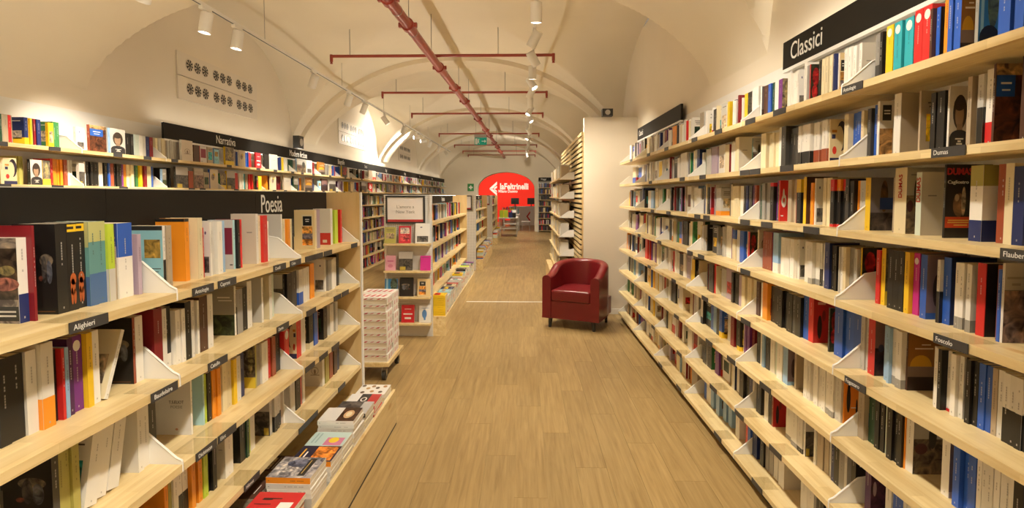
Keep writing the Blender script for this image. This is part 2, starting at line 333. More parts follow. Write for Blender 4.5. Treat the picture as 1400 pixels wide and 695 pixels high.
def book_geo(mb, pg, X, th, h, d, spine, cover, bands=(), art=None, detail=1, hard=False, side=-1, spot=None, fig=False):
    """book standing on the origin: spine in the plane x=0, leaves towards +x, thickness about y=0; shell into mb, leaves into pg. side: which y side carries the front cover"""
    t = 0.0022; ins = 0.004 if hard else 0.0008
    y0, y1 = -th / 2, th / 2
    def B(m, *a, **k): m.box(*a, X=X, **k)
    B(mb, 0, t, y0, y1, 0, h, col=spine); B(mb, t, d, y0, y0 + t, 0, h, col=cover); B(mb, t, d, y1 - t, y1, 0, h, col=cover)
    pcol = (1, 1, 1); B(pg, t, d - ins, y0 + t, y1 - t, ins, h - ins, mi=(2 if pg is mb else 0), col=(.7, .62, .48) if pg is mb else pcol)
    e = 0.0006
    def sq(ya, yb, za, zb, col, o=e): mb.face([X @ Vector(p) for p in ((-o, yb, za), (-o, ya, za), (-o, ya, zb), (-o, yb, zb))], col)
    def cv(xa, xb, za, zb, col, mi=0, o=e):
        yy = side * (th / 2 + o); P = [(xa, yy, za), (xb, yy, za), (xb, yy, zb), (xa, yy, zb)]
        if side > 0: P.reverse()
        mb.face([X @ Vector(p) for p in P], col, mi)
    for (z0, z1, col, both) in bands:
        sq(y0, y1, z0 * h, z1 * h, col)
        if both: cv(0, d, z0 * h, z1 * h, col)
    ink = tuple(a * .45 + b * .55 for a, b in zip((.75, .73, .66), spine)) if lum(spine) < 0.22 else tuple(a * .45 + b * .55 for a, b in zip((.05, .04, .04), spine))
    if detail and th > 0.006:
        w = min(th * 0.22, 0.0036); zt = h * RNG.uniform(.78, .9); zb = zt - h * RNG.uniform(.2, .45)
        n = max(2, int((zt - zb) / 0.007))
        for k in range(n):
            if RNG.random() < .2: continue
            za = zb + (zt - zb) * k / n; sq(-w / 2, w / 2, za, za + (zt - zb) / n * .8, ink, e * 1.6)
        if th > 0.012 and RNG.random() < .7: sq(-w * .55, w * .55, h * .05, h * .05 + w * 1.6, ink, e * 1.6)
        if spot: 
            cx = h * .87; r = th * .34; mb.face([X @ Vector((-e * 2, -r * math.cos(a), cx + r * 1.25 * math.sin(a))) for a in [2 * math.pi * k / 12 for k in range(12)]], spot)
    if fig:
        sq(-th * .46, th * .46, h * .90, h * .985, PAL['y'], e * 1.3); sq(-th * .2, th * .46, h * .93, h * .96, (.03, .02, .02), e * 1.5)
        for (yc, zc, ry, rz) in ((0, .36, .32, .07), (.05, .27, .26, .10), (-.12, .16, .14, .09), (.16, .17, .12, .10)):
            mb.face([X @ Vector((-e * 1.3, th * (yc + ry * math.cos(-a)), h * (zc + rz * math.sin(-a)))) for a in [2 * math.pi * k / 12 for k in range(12)]], (.42, .10, .025))
    if art == 'none' or not detail: return
    if art is None:
        ci = (.75, .73, .66) if lum(cover) < 0.22 else (.09, .08, .08); k = RNG.random()
        if k < .75:
            for q in range(RNG.choice((1, 2, 3))):
                z = h * (.86 - .06 * q); a = d * RNG.uniform(.12, .3); cv(a, d - a, z, z + h * .022, ci, o=e * 1.5)
        if k > .35:
            z0 = h * RNG.uniform(.12, .3); z1 = h * RNG.uniform(.5, .72); cv(d * .14, d * .86, z0, z1, vary(PAL[RNG.choice('rbgxctyzE')], .3), 1)
        else: cv(d * .4, d * .6, h * .08, h * .1, ci, o=e * 1.5)
    else:
        for q in art:
            if q[0] == 'r': cv(q[1] * d, q[2] * d, q[3] * h, q[4] * h, q[5], q[6] if len(q) > 6 else 0, o=e * (1.5 + 0.3 * art.index(q)))
            else:
                yy = side * (th / 2 + e * (1.5 + 0.3 * art.index(q))); n = 18; pts = [(q[1] * d + q[3] * d * math.cos(2 * math.pi * k / n), yy, q[2] * h + q[4] * h * math.sin(2 * math.pi * k / n)) for k in range(n)]
                if side > 0: pts.reverse()
                mb.face([X @ Vector(p) for p in pts], q[5], q[6] if len(q) > 6 else 0)
K, W_, C_ = PAL['k'], PAL['w'], PAL['c']
ARTS = dict(
    portrait=[('r', 0, 1, 0, 1, (.62, .57, .50)), ('e', .5, .60, .34, .27, (.05, .035, .025)), ('e', .48, .56, .21, .20, (.36, .23, .14)), ('e', .46, .72, .27, .10, (.05, .035, .025)),
              ('r', .36, .64, .28, .42, (.30, .19, .12)), ('r', .02, .98, 0, .22, (.035, .033, .035)), ('e', .5, .22, .46, .11, (.035, .033, .035)), ('r', .30, .70, .18, .20, (.7, .68, .62)), ('r', .42, .58, .14, .165, (.7, .68, .62)), ('r', .36, .64, .10, .125, (.7, .68, .62))],
    cagli=[('r', 0, 1, 0, 1, (.02, .018, .016)), ('e', .55, .45, .25, .16, (.22, .13, .08), 1), ('e', .45, .55, .09, .05, (.5, .34, .2)), ('e', .72, .5, .09, .2, (.5, .4, .28), 1), ('r', 0, 1, .14, .29, (.6, .06, .015)), ('r', .12, .95, .235, .25, (.8, .5, .1)), ('r', .1, .95, .205, .22, (.8, .5, .1)), ('r', .35, .9, .17, .185, (.8, .5, .1))],
    sunset=[('r', 0, 1, .36, 1, (.30, .12, .02)), ('e', .5, .42, .42, .2, (.62, .32, .02)), ('r', 0, 1, .22, .42, (.22, .15, .12)), ('r', 0, 1, 0, .24, (.035, .022, .018)), ('r', .25, .95, .72, .745, (.75, .6, .4)), ('r', .5, .85, .79, .81, (.75, .6, .4))],
    redfig=[('r', 0, 1, 0, 1, (.62, .03, .025)), ('e', .45, .5, .3, .16, (.8, .78, .74)), ('e', .4, .66, .12, .14, (.8, .78, .74)), ('e', .45, .52, .1, .06, (.55, .02, .02)), ('r', .1, .4, .12, .15, (.8, .78, .74))],
    eliot=[('r', 0, 1, 0, 1, (.78, .76, .73)), ('e', .5, .1, .05, .02, (.6, .3, .2))],
    blue=[('r', 0, 1, 0, 1, (.30, .60, .70)), ('r', .0, 1, .93, 1, (.03, .03, .03)), ('r', .1, .8, .48, .78, (.38, .26, .06), 1), ('r', .1, .75, .30, .315, (.08, .12, .14)), ('r', .2, .6, .25, .265, (.08, .12, .14))],
    photo=[('r', 0, 1, 0, 1, (.30, .27, .25), 1), ('r', 0, .8, .28, .88, (.075, .055, .04), 1), ('e', .2, .62, .16, .06, (.22, .20, .10), 1), ('e', .25, .46, .28, .08, (.36, .15, .13), 1), ('e', .66, .26, .2, .22, (.42, .30, .22), 1), ('r', 0, .5, .03, .2, (.02, .02, .02)), ('r', .05, .4, .13, .15, (.6, .58, .55)), ('r', .05, .4, .08, .10, (.6, .58, .55))],
    figure=[('r', 0, 1, 0, 1, (.016, .014, .013)), ('e', .42, .60, .30, .07, (.22, .19, .15), 1), ('e', .30, .47, .13, .13, (.13, .15, .20), 1), ('e', .52, .50, .12, .15, (.09, .085, .085), 1), ('e', .68, .40, .09, .03, (.20, .07, .05), 1), ('r', .1, .9, .03, .036, (.25, .10, .03))],
    sea=[('r', 0, 1, 0, .35, (.07, .14, .32)), ('r', 0, 1, .35, .7, (.14, .34, .34)), ('r', 0, 1, .7, 1, (.50, .50, .22))],
    green=[('r', 0, 1, 0, .45, (.05, .07, .03), 1), ('r', 0, 1, .42, 1, (.30, .27, .22)), ('r', .2, .8, .76, .785, (.75, .7, .6)), ('r', .1, .75, .70, .72, (.75, .7, .6))],
    sunart=[('r', 0, 1, 0, 1, (.75, .58, .30)), ('r', .1, .68, .08, .88, (.72, .60, .38)), ('r', .16, .62, .60, .84, (.012, .012, .012)), ('r', .12, .66, .40, .58, (.72, .36, .08), 1), ('r', .12, .66, .26, .40, (.22, .2, .25), 1), ('r', .12, .66, .1, .26, (.70, .28, .04), 1), ('r', .3, .48, .70, .72, W_), ('r', .28, .5, .75, .77, W_)],
    maroon=[('r', 0, 1, 0, 1, (.66, .62, .60)), ('r', .1, .9, .30, .84, (.27, .03, .06)), ('r', .1, .4, .08, .1, K)],
    redbase=[('r', 0, 1, .3, 1, (.74, .70, .60)), ('r', 0, 1, 0, .33, (.60, .05, .03)), ('r', .35, .75, .06, .14, (.7, .6, .45))],
    tri=[('r', 0, 1, 0, 1, (.70, .62, .52)), ('r', .2, .8, .34, .36, (.2, .14, .1)), ('e', .5, .48, .25, .12, (.3, .22, .16)), ('e', .5, .48, .22, .10, (.66, .58, .48)), ('e', .5, .45, .07, .07, (.25, .17, .12))],
    olive=[('r', 0, 1, 0, 1, (.22, .19, .14), 1), ('e', .5, .62, .25, .3, (.36, .32, .16), 1), ('r', 0, 1, 0, .25, (.8, .58, .05))],
    cream=[('r', 0, 1, 0, 1, (.72, .60, .36)), ('e', .7, .62, .32, .34, (.05, .04, .06), 1), ('e', .55, .55, .28, .3, (.70, .58, .34)), ('e', .28, .3, .13, .09, (.65, .04, .03)), ('r', .1, .32, .56, .66, (.03, .03, .09)), ('r', .1, .4, .70, .76, (.55, .22, .04)), ('r', 0, 1, 0, .13, (.03, .03, .09))],
    battle=[('r', 0, 1, 0, 1, (.70, .66, .58)), ('r', .2, .85, .66, .93, (.03, .03, .03)), ('r', .03, .97, .02, .52, (.42, .25, .10), 1), ('r', .3, .75, .82, .84, W_), ('r', .3, .75, .77, .79, W_)],
    library=[('r', 0, 1, 0, 1, (.10, .035, .018), 1), ('r', 0, 1, .86, 1, (.40, .26, .12), 1), ('r', .02, .8, .6, .86, (.02, .10, .42)), ('r', .2, .65, .75, .775, W_), ('r', .25, .6, .67, .69, W_)],
    room=[('r', 0, 1, .55, 1, (.42, .40, .35)), ('r', 0, 1, 0, .58, (.16, .13, .09), 1), ('e', .75, .62, .16, .2, (.05, .05, .04)), ('e', .3, .42, .25, .09, (.08, .03, .03)), ('r', .3, .8, .88, .9, (.2, .2, .2))],
    orange=[('r', 0, 1, 0, 1, (.80, .25, .03)), ('e', .25, .55, .12, .3, K), ('e', .75, .35, .06, .2, K), ('e', .25, .8, .08, .06, K), ('r', .4, .7, .35, .37, W_)],
    floral=[('r', 0, 1, 0, 1, (.03, .035, .02), 1), ('e', .6, .7, .4, .22, (.35, .02, .02), 1), ('e', .5, .35, .35, .16, (.45, .03, .03), 1)],
    town=[('r', 0, 1, .66, 1, (.52, .47, .40)), ('r', 0, 1, 0, .66, (.26, .18, .16), 1), ('r', 0, 1, .655, .665, (.2, .18, .15)), ('r', .1, .95, .80, .83, (.35, .3, .24)), ('r', .35, .8, .72, .75, (.35, .3, .24))],
    atlas=[('r', 0, 1, 0, 1, (.04, .22, .50)), ('r', .1, .25, .2, 1, (.30, .55, .70)), ('e', .7, .68, .28, .36, (.10, .16, .13), 1), ('e', .55, .2, .5, .16, (.015, .018, .03)), ('r', 0, 1, 0, .1, (.05, .10, .42))],
    diz=[('r', 0, 1, 0, 1, (.45, .02, .02)), ('e', .4, .35, .15, .26, (.03, .02, .02)), ('e', .65, .6, .12, .12, (.2, .02, .02)), ('r', .25, .75, .84, .9, (.6, .3, .25))],
    moth=[('r', 0, 1, 0, 1, (.06, .02, .06), 1), ('e', .3, .55, .15, .15, (.4, .3, .35))],
    white=[('r', 0, 1, 0, 1, (.66, .60, .50)), ('r', .3, .7, .62, .64, (.3, .28, .25))],
    yellowdot=[('r', 0, 1, 0, 1, (.68, .58, .42)), ('e', .5, .72, .14, .09, (.8, .55, .03)), ('e', .35, .6, .2, .16, (.3, .25, .2), 1)],
    bw=[('r', 0, 1, 0, 1, (.5, .47, .43)), ('r', 0, 1, 0, .62, (.09, .085, .08), 1), ('r', .1, .5, .02, .2, (.5, .36, .05))],
    bwphoto=[('r', 0, 1, 0, 1, (.75, .73, .70)), ('r', .12, .88, .06, .36, (.12, .12, .12), 1), ('e', .4, .8, .08, .03, (.1, .1, .2))],
    mauve=[('r', 0, 1, .1, 1, (.22, .16, .19)), ('e', .8, .45, .3, .25, (.06, .04, .05))],
    yard=[('r', 0, 1, .3, 1, (.16, .14, .15)), ('r', 0, 1, 0, .34, (.06, .05, .05), 1), ('e', .8, .65, .22, .3, (.10, .06, .03), 1), ('r', .55, 1, .4, .62, (.02, .05, .2))],
    eye=[('r', 0, 1, .5, 1, (.22, .12, .11)), ('r', 0, 1, 0, .5, (.04, .02, .025), 1), ('e', .55, .5, .25, .07, (.05, .05, .08))],
)
ARTS['diz2'] = [('r', 0, 1, 0, 1, (.60, .02, .03)), ('r', .15, .85, .45, .52, (.8, .76, .7)), ('r', .25, .75, .75, .78, (.8, .76, .7)), ('r', .25, .75, .2, .3, (.8, .76, .7))]
# shelf heights (tops of boards)
X_R, X_L, X_W = 1.263, -1.17, -3.45
WB = [2.2 + 1.0 * k for k in range(23)]
Z_W = [2.006, 1.726] + [1.726 - .281 * k for k in range(1, 7)]
Z_R = [2.078 - 0.2835 * r for r in range(8)]
Z_L = [1.322, 1.028, 0.730, 0.440]
SET_R, SET_L = 0.112, 0.11
ORD = ['top', 'second', 'third', 'fourth', 'fifth', 'sixth', 'seventh', 'bottom']
NTH = ['first', 'second', 'third', 'fourth', 'fifth', 'sixth', 'seventh', 'eighth', 'ninth', 'tenth', 'eleventh', 'twelfth', 'thirteenth', 'fourteenth', 'fifteenth', 'sixteenth', 'seventeenth', 'eighteenth', 'nineteenth', 'twentieth']
CARD = ['', 'one', 'two', 'three', 'four', 'five', 'six', 'seven', 'eight', 'nine', 'ten', 'eleven', 'twelve', 'thirteen', 'fourteen', 'fifteen', 'sixteen', 'seventeen', 'eighteen', 'nineteen', 'twenty']
BOUND_R = [1.22, 2.23, 3.24, 4.25, 5.26, 6.27, 7.28]
BOUND_L = [0.78, 1.80, 2.82, 3.84]
# spines read off the shelves: (side, row, crop origin, crop scale, "x0,x1,colour[,options]; ...")
# options: hNN height in cm, bX:NN / tX:NN band of colour X on the lower / upper NN per cent, cX cover colour, @art, s round spot, lNN lean, B thick boards
SPINES = [
('R', 0, 1040, 6.95, "8,20,w,@yard;20,60,z;62,88,b,cb;90,112,E;115,150,w;150,186,p,cY,@olive;268,300,w;300,330,w;330,360,w;362,374,w,@bwphoto;412,440,w,h22;442,460,g;462,472,w;473,482,r,@floral;555,575,k;578,610,c;610,625,n;625,650,c;652,662,n;665,690,c;690,704,n;708,720,w,@sunart;790,820,w;820,850,w;850,880,w,bn:20;905,930,w,cG,@white;1082,1132,g,cd,bd:40;1135,1160,k;1162,1190,k"),
('R', 0, 1200, 6.32, "22,46,k;48,73,k;75,135,y,s,h21;140,206,t,s,h21;214,290,t,s,h21;305,375,r,s,h22;380,458,r,s,h22;460,480,z;483,514,b,ck;575,618,o,h22;622,660,b,h22;666,724,b,h22,@sunset;850,880,g,@atlas,h24;1062,1168,b,h23;1190,1214,b,h23;1216,1290,b,h23;1300,1380,k"),
('R', 1, 1000, 8.75, "0,45,w;52,98,c,h23,@white;250,262,E,@room;352,430,c,h21;440,488,c;490,514,c;516,558,c;570,600,w,h22;605,658,d,h22;660,718,k;720,768,k;770,810,d;815,848,w,bk:35;850,878,w,bk:35;880,956,w,bk:35;970,1038,w,bu:35;1085,1148,w,bu:35;1148,1160,c,@cream"),
('R', 1, 1130, 6.32, "165,200,c;205,256,b;258,290,b;295,318,c,bR:12;321,345,c,bR:12;347,396,d;402,438,b,h21;441,460,w,@battle,h22;582,640,w,h23,cx,@none;780,790,x,cx,h22;896,938,k;944,1010,k,@none"),
('R', 1, 1280, 5.79, "70,82,w,@portrait,h21;256,290,x,h22;292,320,x,h22;322,368,G,bk:55,h22;371,438,w,br:32,h23;442,456,z,@library,h24;658,720,z,h24;725,780,w"),
('R', 2, 1000, 7.725, "0,40,c;42,80,c;84,116,w;120,140,d;142,164,n;166,190,d;192,214,d;216,246,P;250,270,u;274,298,g;300,318,E;322,352,g,h21;354,400,g,h21;402,414,w,br:10;416,450,k,tr:10,h21;456,480,p,h22;482,494,e;497,510,r,@redfig,h22;602,640,x,h22;642,678,x,h22;680,690,r;692,738,k,ty:30,h22;740,760,b,h22;763,790,y,cz,h23;830,854,o;856,870,w,@bwphoto,h22;946,978,c,h22;980,1028,c,h22;1030,1058,c,h22;1060,1100,k,tr:24,br:6,h21;1102,1140,k,to:24,br:6,h21;1142,1184,k,tr:24,br:6,h21;1187,1236,d,h21"),
('R', 2, 1140, 6.317, "84,114,k;116,148,k;150,178,k;182,212,o;214,262,G;266,324,y,ck,@yard,h21;478,504,x,h21;508,620,c,h24,@room,B;704,752,a,h22,cc,@white,B"),
('R', 2, 1280, 4.966, "50,62,k,h24,@cagli;240,328,w,tY:27,bn:28,h23;386,458,u,h23;460,518,c,h23;522,600,n,h22"),
('R', 3, 1000, 5.794, "0,14,v;16,40,c,tb:30;42,64,w;67,110,b;112,128,w;131,146,r,ck,@floral;190,200,c,@yellowdot,h22;327,384,s,cs,bw:25,h22;386,420,w;422,472,w;474,504,w;506,520,w,@bwphoto;572,618,w;620,650,w,bg:14;652,684,w,bg:14;686,700,w,bk:40;702,738,w,bg:14;742,780,n,h21;782,828,k;830,866,k;868,898,w;900,926,c"),
('R', 3, 1140, 5.79, "2,22,k;24,48,k;50,74,G;76,94,c;98,140,g;152,170,o;172,194,G;204,214,y,@floral,h21;322,352,r,h21;354,386,y,cg,@olive,h22;432,476,k,h22;478,520,k,h22;522,562,k,h22;566,604,y,h22;606,654,m,s,h22;656,690,k,br:14,h22;696,746,b,h22,@mauve"),
('R', 3, 1260, 4.636, "84,98,b;100,128,w,bk:50,h21;118,164,b,h22,cn,B;206,233,w,bg:18,h21;235,260,w,bg:18,h21;262,288,w,bg:18,h21;290,322,w,bg:18,h21;324,350,d,h21;353,408,r,ck,h22;454,488,u,h22;491,512,b,h21;515,524,w,@town,h23;655,700,k"),
('R', 4, 1000, 4.9625, "0,14,k;16,44,k;50,68,v;72,94,c;96,132,c,cc;136,165,c;168,190,z;192,212,w;216,248,o,h21;252,290,k;292,318,k;320,346,k;348,378,k;380,418,k;420,438,d;440,474,k;478,518,b,h22;512,545,r,@diz,h22;655,664,d,@floral;692,748,b,h22"),
('R', 4, 1140, 4.964, "58,114,b,h22;116,186,b,h22;180,212,G,h22;214,238,G,h22;242,288,r,@eye,h22;332,370,s,h21;372,408,s,h21;388,426,w,bg:16,h21;428,466,w,bg:16,h21;468,478,z,@sunset,h21"),
('R', 4, 1260, 4.343, "60,82,G;84,104,w;106,128,k;130,150,w,br:5;152,176,E;178,206,w;208,236,w;238,262,k;264,292,k;294,324,k;326,364,b;366,398,b;400,432,x;434,474,w;480,520,w,bk:50;522,562,w,bk:50;564,604,w,bk:50;606,650,w,bk:50"),
('R', 5, 1000, 4.9625, "0,24,R;26,44,E;46,66,k,by:14;68,92,w;94,108,p;110,128,p;130,148,R;150,190,k;186,202,w;204,218,s;220,246,d;248,278,w;280,308,a;310,352,w;354,386,s,@mauve;412,424,x,cx,@none;490,512,w;514,536,w;538,560,w;562,584,w;586,612,w;614,640,w;642,668,w,bg:14;670,698,w,bg:14;702,742,G;742,750,o,@orange"),
('R', 5, 1140, 3.973, "118,170,x;172,214,E,ct;216,240,k;242,264,k;266,292,a;294,322,k;324,350,k;352,376,k;378,398,o;384,424,w,@room,h22;566,608,w,cv,h22,@mauve;652,688,b;690,730,b;732,772,b;774,800,w;802,828,w;830,866,w;868,900,w;902,980,w;982,1033,k"),
('R', 6, 960, 4.21, "190,210,w;212,240,d;242,262,k;264,282,n;284,300,w;302,358,k,cd;362,384,w;386,406,k;408,416,u,@diz;474,516,w,bg:12;520,554,w,bg:12;556,586,w,bk:12;590,600,w,@bw;642,654,w;656,690,x;692,718,x;720,740,G;742,786,n;788,830,g"),
('R', 6, 1140, 3.973, "2,28,k;30,58,g;60,74,G;76,160,k;168,200,P,@moth;266,298,w;302,340,b;342,372,b;376,420,w;424,470,k;472,520,w"),
('R', 7, 960, 4.21, "32,74,s,cs;76,106,s;108,134,s;136,164,s;168,248,w,h15;250,262,r;264,280,b;282,330,n;340,360,k;362,380,g;382,414,g;406,430,w,h23;432,482,w,h23,cw,@white;560,600,w,h23;602,640,w,h22;644,700,k;702,760,w;762,800,b"),
# Poetry bookcase on the other side of the aisle
('L', 0, 0, 6.32, "196,282,w,bn:34,@photo,h22;286,300,R,cR,@none,h25;510,608,k,@figure,h25;612,698,k,f,h25;702,784,k,f,h25;786,860,2,t1:24,b3:38,@sea,h25;862,944,2,t1:24,b3:38,@none,h25"),
('L', 0, 140, 5.79, "26,104,l,bG:42,@none,h24;108,132,x,tn:30,h24;134,250,w,tb:45,@none,h24;240,268,v;272,300,v;492,512,w,bk:45,@blue,h22;520,560,x,h22;684,718,o,co,@none,h24,tk:5;758,796,c,cc,@none,h24;798,808,r;850,864,w,@bwphoto,h22;866,904,G,h22;906,944,w,h22;946,984,s,h22"),
('L', 0, 300, 6.95, "160,178,q,@maroon,h22;184,206,k,h22;207,230,r,h22;360,382,w,@white,h24;385,408,c,h23;410,450,r,h23;462,478,w;570,588,w,cG,@none,h23;592,608,c;610,638,w;642,664,o;667,688,c;690,708,k;906,924,c,cc,@sunart,h24;926,964,v,h24;1070,1090,w,@redbase,h24;1096,1148,l,h23;1150,1164,r,h23;1166,1182,k,h22;1184,1204,w,h20"),
('L', 1, 0, 4.633, "-40,6,w;10,80,k,h22;84,176,k,h22;180,250,w,h22;252,332,w,bo:36,h23,B;336,384,k,cp,h20;386,404,r,h20;406,430,s;434,470,P,h22;472,542,p,s,h22;545,582,y,h22;586,634,w,h22;640,662,w,cc,l22,h21"),
('L', 1, 120, 6.317, "412,432,u,ck,@figure,h22;434,498,w,h22;562,636,R,cR,@none,h23,B;642,682,w,h22;686,750,k,bw:22,h22;756,798,w;800,828,w;832,884,k,h22;886,910,w,h22;950,968,w,cw,h21;970,1040,z,h22;1042,1088,w,h22"),
('L', 1, 280, 5.79, "246,260,w,@green,h22;262,306,g,@bw;308,354,k;358,394,w,h22;456,468,w,cG,@none,h22;506,526,w,cc,@none,h22;530,562,a,h22;632,646,k,@bw;648,690,k;692,738,d;742,774,w,bb:35;776,804,w;806,832,w;836,884,o,h21;962,974,w,@bwphoto,h21;976,996,g;1000,1022,w;1024,1056,w;1058,1074,k,h22;1076,1114,w,h22"),
('L', 2, 0, 6.62, "-60,20,k;484,548,d,@figure,h23;550,608,Y,h22;612,666,Y,h22;668,734,Y,h22;742,860,w,l12,h22;866,968,w,l12,h22;974,1080,w,l12,h22"),
('L', 2, 180, 4.345, "34,66,w,h22;70,112,w,h22;116,164,d,@bw,h22;350,360,w,@eliot,h22;430,438,q,cq,@none,h23;440,456,l;458,480,k;482,502,o;504,524,o;540,566,c,h21;568,598,c,h21;600,618,y;620,648,w;654,680,n;738,746,Y,@olive,h21;748,770,g;772,808,w;812,832,r,bw:0;834,856,u"),
('L', 2, 340, 5.344, "212,244,k;248,288,r,s;352,388,r,@cream,h22;392,438,w;442,484,k,bc:18;486,512,b;514,524,u;540,578,k;582,626,w;630,646,G;690,716,o,co,@none,h21"),
('L', 3, 180, 6.045, "-120,-60,w;-56,0,G;300,330,o,co,@none,h22;332,358,Y;360,398,w,br:25;402,438,w,bk:45;442,486,w,bk:45;490,522,o;524,546,R;549,582,o;588,624,l;627,656,k;658,690,k;756,834,w,cw,@white,B;898,944,k,ck,@none,B;946,966,E;968,998,l;1002,1040,w;1140,1160,G,@bw,h20;1170,1190,w,bk:40;1196,1216,w,bk:40;1222,1242,w,bk:40;1246,1260,w"),
('W', 0, 0, 3.86, "10,20,E;22,48,x;50,66,r;67,76,x;128,150,n,by:28;152,160,y;162,170,y;172,182,Y;184,196,R;198,220,n;222,234,w;236,276,y,T;280,298,e;300,318,e;320,336,e;338,440,w,T,@bwphoto;444,452,c;454,464,c;466,555,u,T,@library;560,572,b;575,655,s,T,@portrait;660,688,k;692,708,k;710,730,a;732,750,w;752,775,G;778,795,n;797,815,R;818,835,c;837,850,G;855,872,c;875,885,x;887,897,G;899,909,G;911,921,G;923,933,G;935,944,G;946,1012,w,T,@tri;1018,1048,z,T,@none;1050,1085,r,T,@maroon;1090,1118,x,T;1125,1166,s,T,@blue;1170,1178,b;1184,1230,y,T,@olive;1234,1242,w;1244,1252,w;1258,1290,w,T,@yellowdot;1298,1308,b"),
('W', 1, 0, 3.86, "10,80,c,T,@cream;85,95,Y;97,108,Y;110,122,Y;124,135,Y;137,150,Y;152,215,k,T,@portrait;218,258,y,T,@olive;262,275,r;278,292,o;295,306,o;308,318,o;320,332,o;334,344,u;346,356,u;360,372,w;374,384,w;386,398,w;402,440,w,T,@bw;445,455,w;460,475,k;478,492,k;495,520,k;525,545,w;550,565,k;570,580,b;582,600,u;605,612,k;614,625,k;627,640,k;642,655,p;658,672,o;675,690,c;692,704,c;708,720,E;722,735,e;738,746,y;748,756,y;758,772,R;775,795,c;797,806,b;808,816,b;820,872,s,T,@green;882,890,k;892,900,k;904,918,k;922,988,d,T,@bw;990,1015,u,T,@none;1020,1068,x,T,@town;1070,1100,x,T;1103,1146,b,T,@yellowdot;1150,1188,e,T,@olive;1192,1236,y,T,@bw;1240,1262,r;1264,1280,w;1282,1300,t"),
('W', 0, 330, 5.79, "38,54,b;58,70,r;72,84,r;86,98,r;102,154,r,T,@diz2;158,170,y;175,214,k,T,@none;226,280,w,T,@white;290,300,n;302,318,n;322,334,y;340,350,w;352,362,w;366,380,E;382,396,E;398,412,E;420,504,s,T,@room;510,555,w,T,@bwphoto;560,580,R;586,654,o,T,@sunset;660,676,g;678,694,g;700,720,c;722,735,b;738,752,r;760,780,b;790,832,y,T,@floral;838,848,w;850,860,w;880,895,k;897,910,g;915,938,k,T,@bw;944,960,k;962,980,R;1000,1030,x,T,@none;1034,1060,w,T,@redbase"),
('W', 1, 330, 5.79, "0,18,w;20,36,t;40,50,x;52,60,x;65,78,r;80,90,r;92,104,y;106,125,k,T;128,172,y,T,@none;195,205,o;207,216,o;218,270,c,T,@yellowdot;285,297,R;299,310,R;314,324,c;330,386,x,T,@white;390,404,Y;408,446,E,T,@green;450,462,b;465,480,o;490,556,x,T,@sunset;560,570,n;572,580,k;585,625,s,T,@blue;630,676,z,T,@eye;690,742,w,T,@bw;756,786,v,T,@mauve;790,800,p;804,816,w;835,850,y;855,880,c,T;884,896,w;900,916,b;920,934,r;945,985,k,T,@bw;1000,1034,r,T,@redfig;1040,1050,w;1054,1066,c"),
('L', 3, 340, 5.344, "228,250,o;254,300,g;304,344,w;348,384,k;388,402,r;404,420,w;536,552,w,@tri,h21;556,588,Y;590,622,u;626,648,z;650,674,n;676,704,w,br:40"),
]
def parse(tok):
    p = tok.split(','); d = dict(x0=float(p[0]), x1=float(p[1]), col=p[2], cover=None, h=0.20, bands=[], art=None, lean=0, spot=False, hard=False, fig=False, fwd=None, turn=False)
    for o in p[3:]:
        if o[0] == 'h': d['h'] = int(o[1:]) / 100
        elif o[0] in 'bt' and ':' in o: d['bands'].append((o[0], o[1], int(o.split(':')[1]) / 100))
        elif o[0] == 'c': d['cover'] = o[1]
        elif o[0] == '@': d['art'] = o[1:]
        elif o[0] == 'l': d['lean'] = int(o[1:])
        elif o == 's': d['spot'] = True
        elif o == 'f': d['fig'] = True
        elif o == 'T': d['turn'] = True
        elif o[0] == 'F': d['fwd'] = int(o[1:]) / 100
        elif o == 'B': d['hard'] = True
    return d
recs = []
for side, row, off, sc, s in SPINES:
    z = {'R': Z_R, 'L': Z_L, 'W': Z_W}[side][row]
    for t in s.split(';'):
        d = parse(t)
        if d['fwd'] is None: d['fwd'] = 0
        xs = {'R': X_R + SET_R, 'L': X_L - SET_L, 'W': X_W - .10 + (.04 if d['turn'] else 0)}[side]
        pa, pb = off + d['x0'] / sc, off + d['x1'] / sc
        ya, yb = sorted((y_at(pa, xs, z + .08), y_at(pb, xs, z + .08)))
        if yb < 1.05 or (side == 'L' and yb < 1.0): continue
        if side == 'L' and yb > BOUND_L[-1] - .03: continue
        if d['turn']: d['wid'] = yb - ya
        d.update(side=side, row=row, y=(ya + yb) / 2, th=(yb - ya) * .985 if d['turn'] else min(.062, max(.008, (yb - ya) * 0.97)), X=xs, z=z, a=ya, b=yb); recs.append(d)
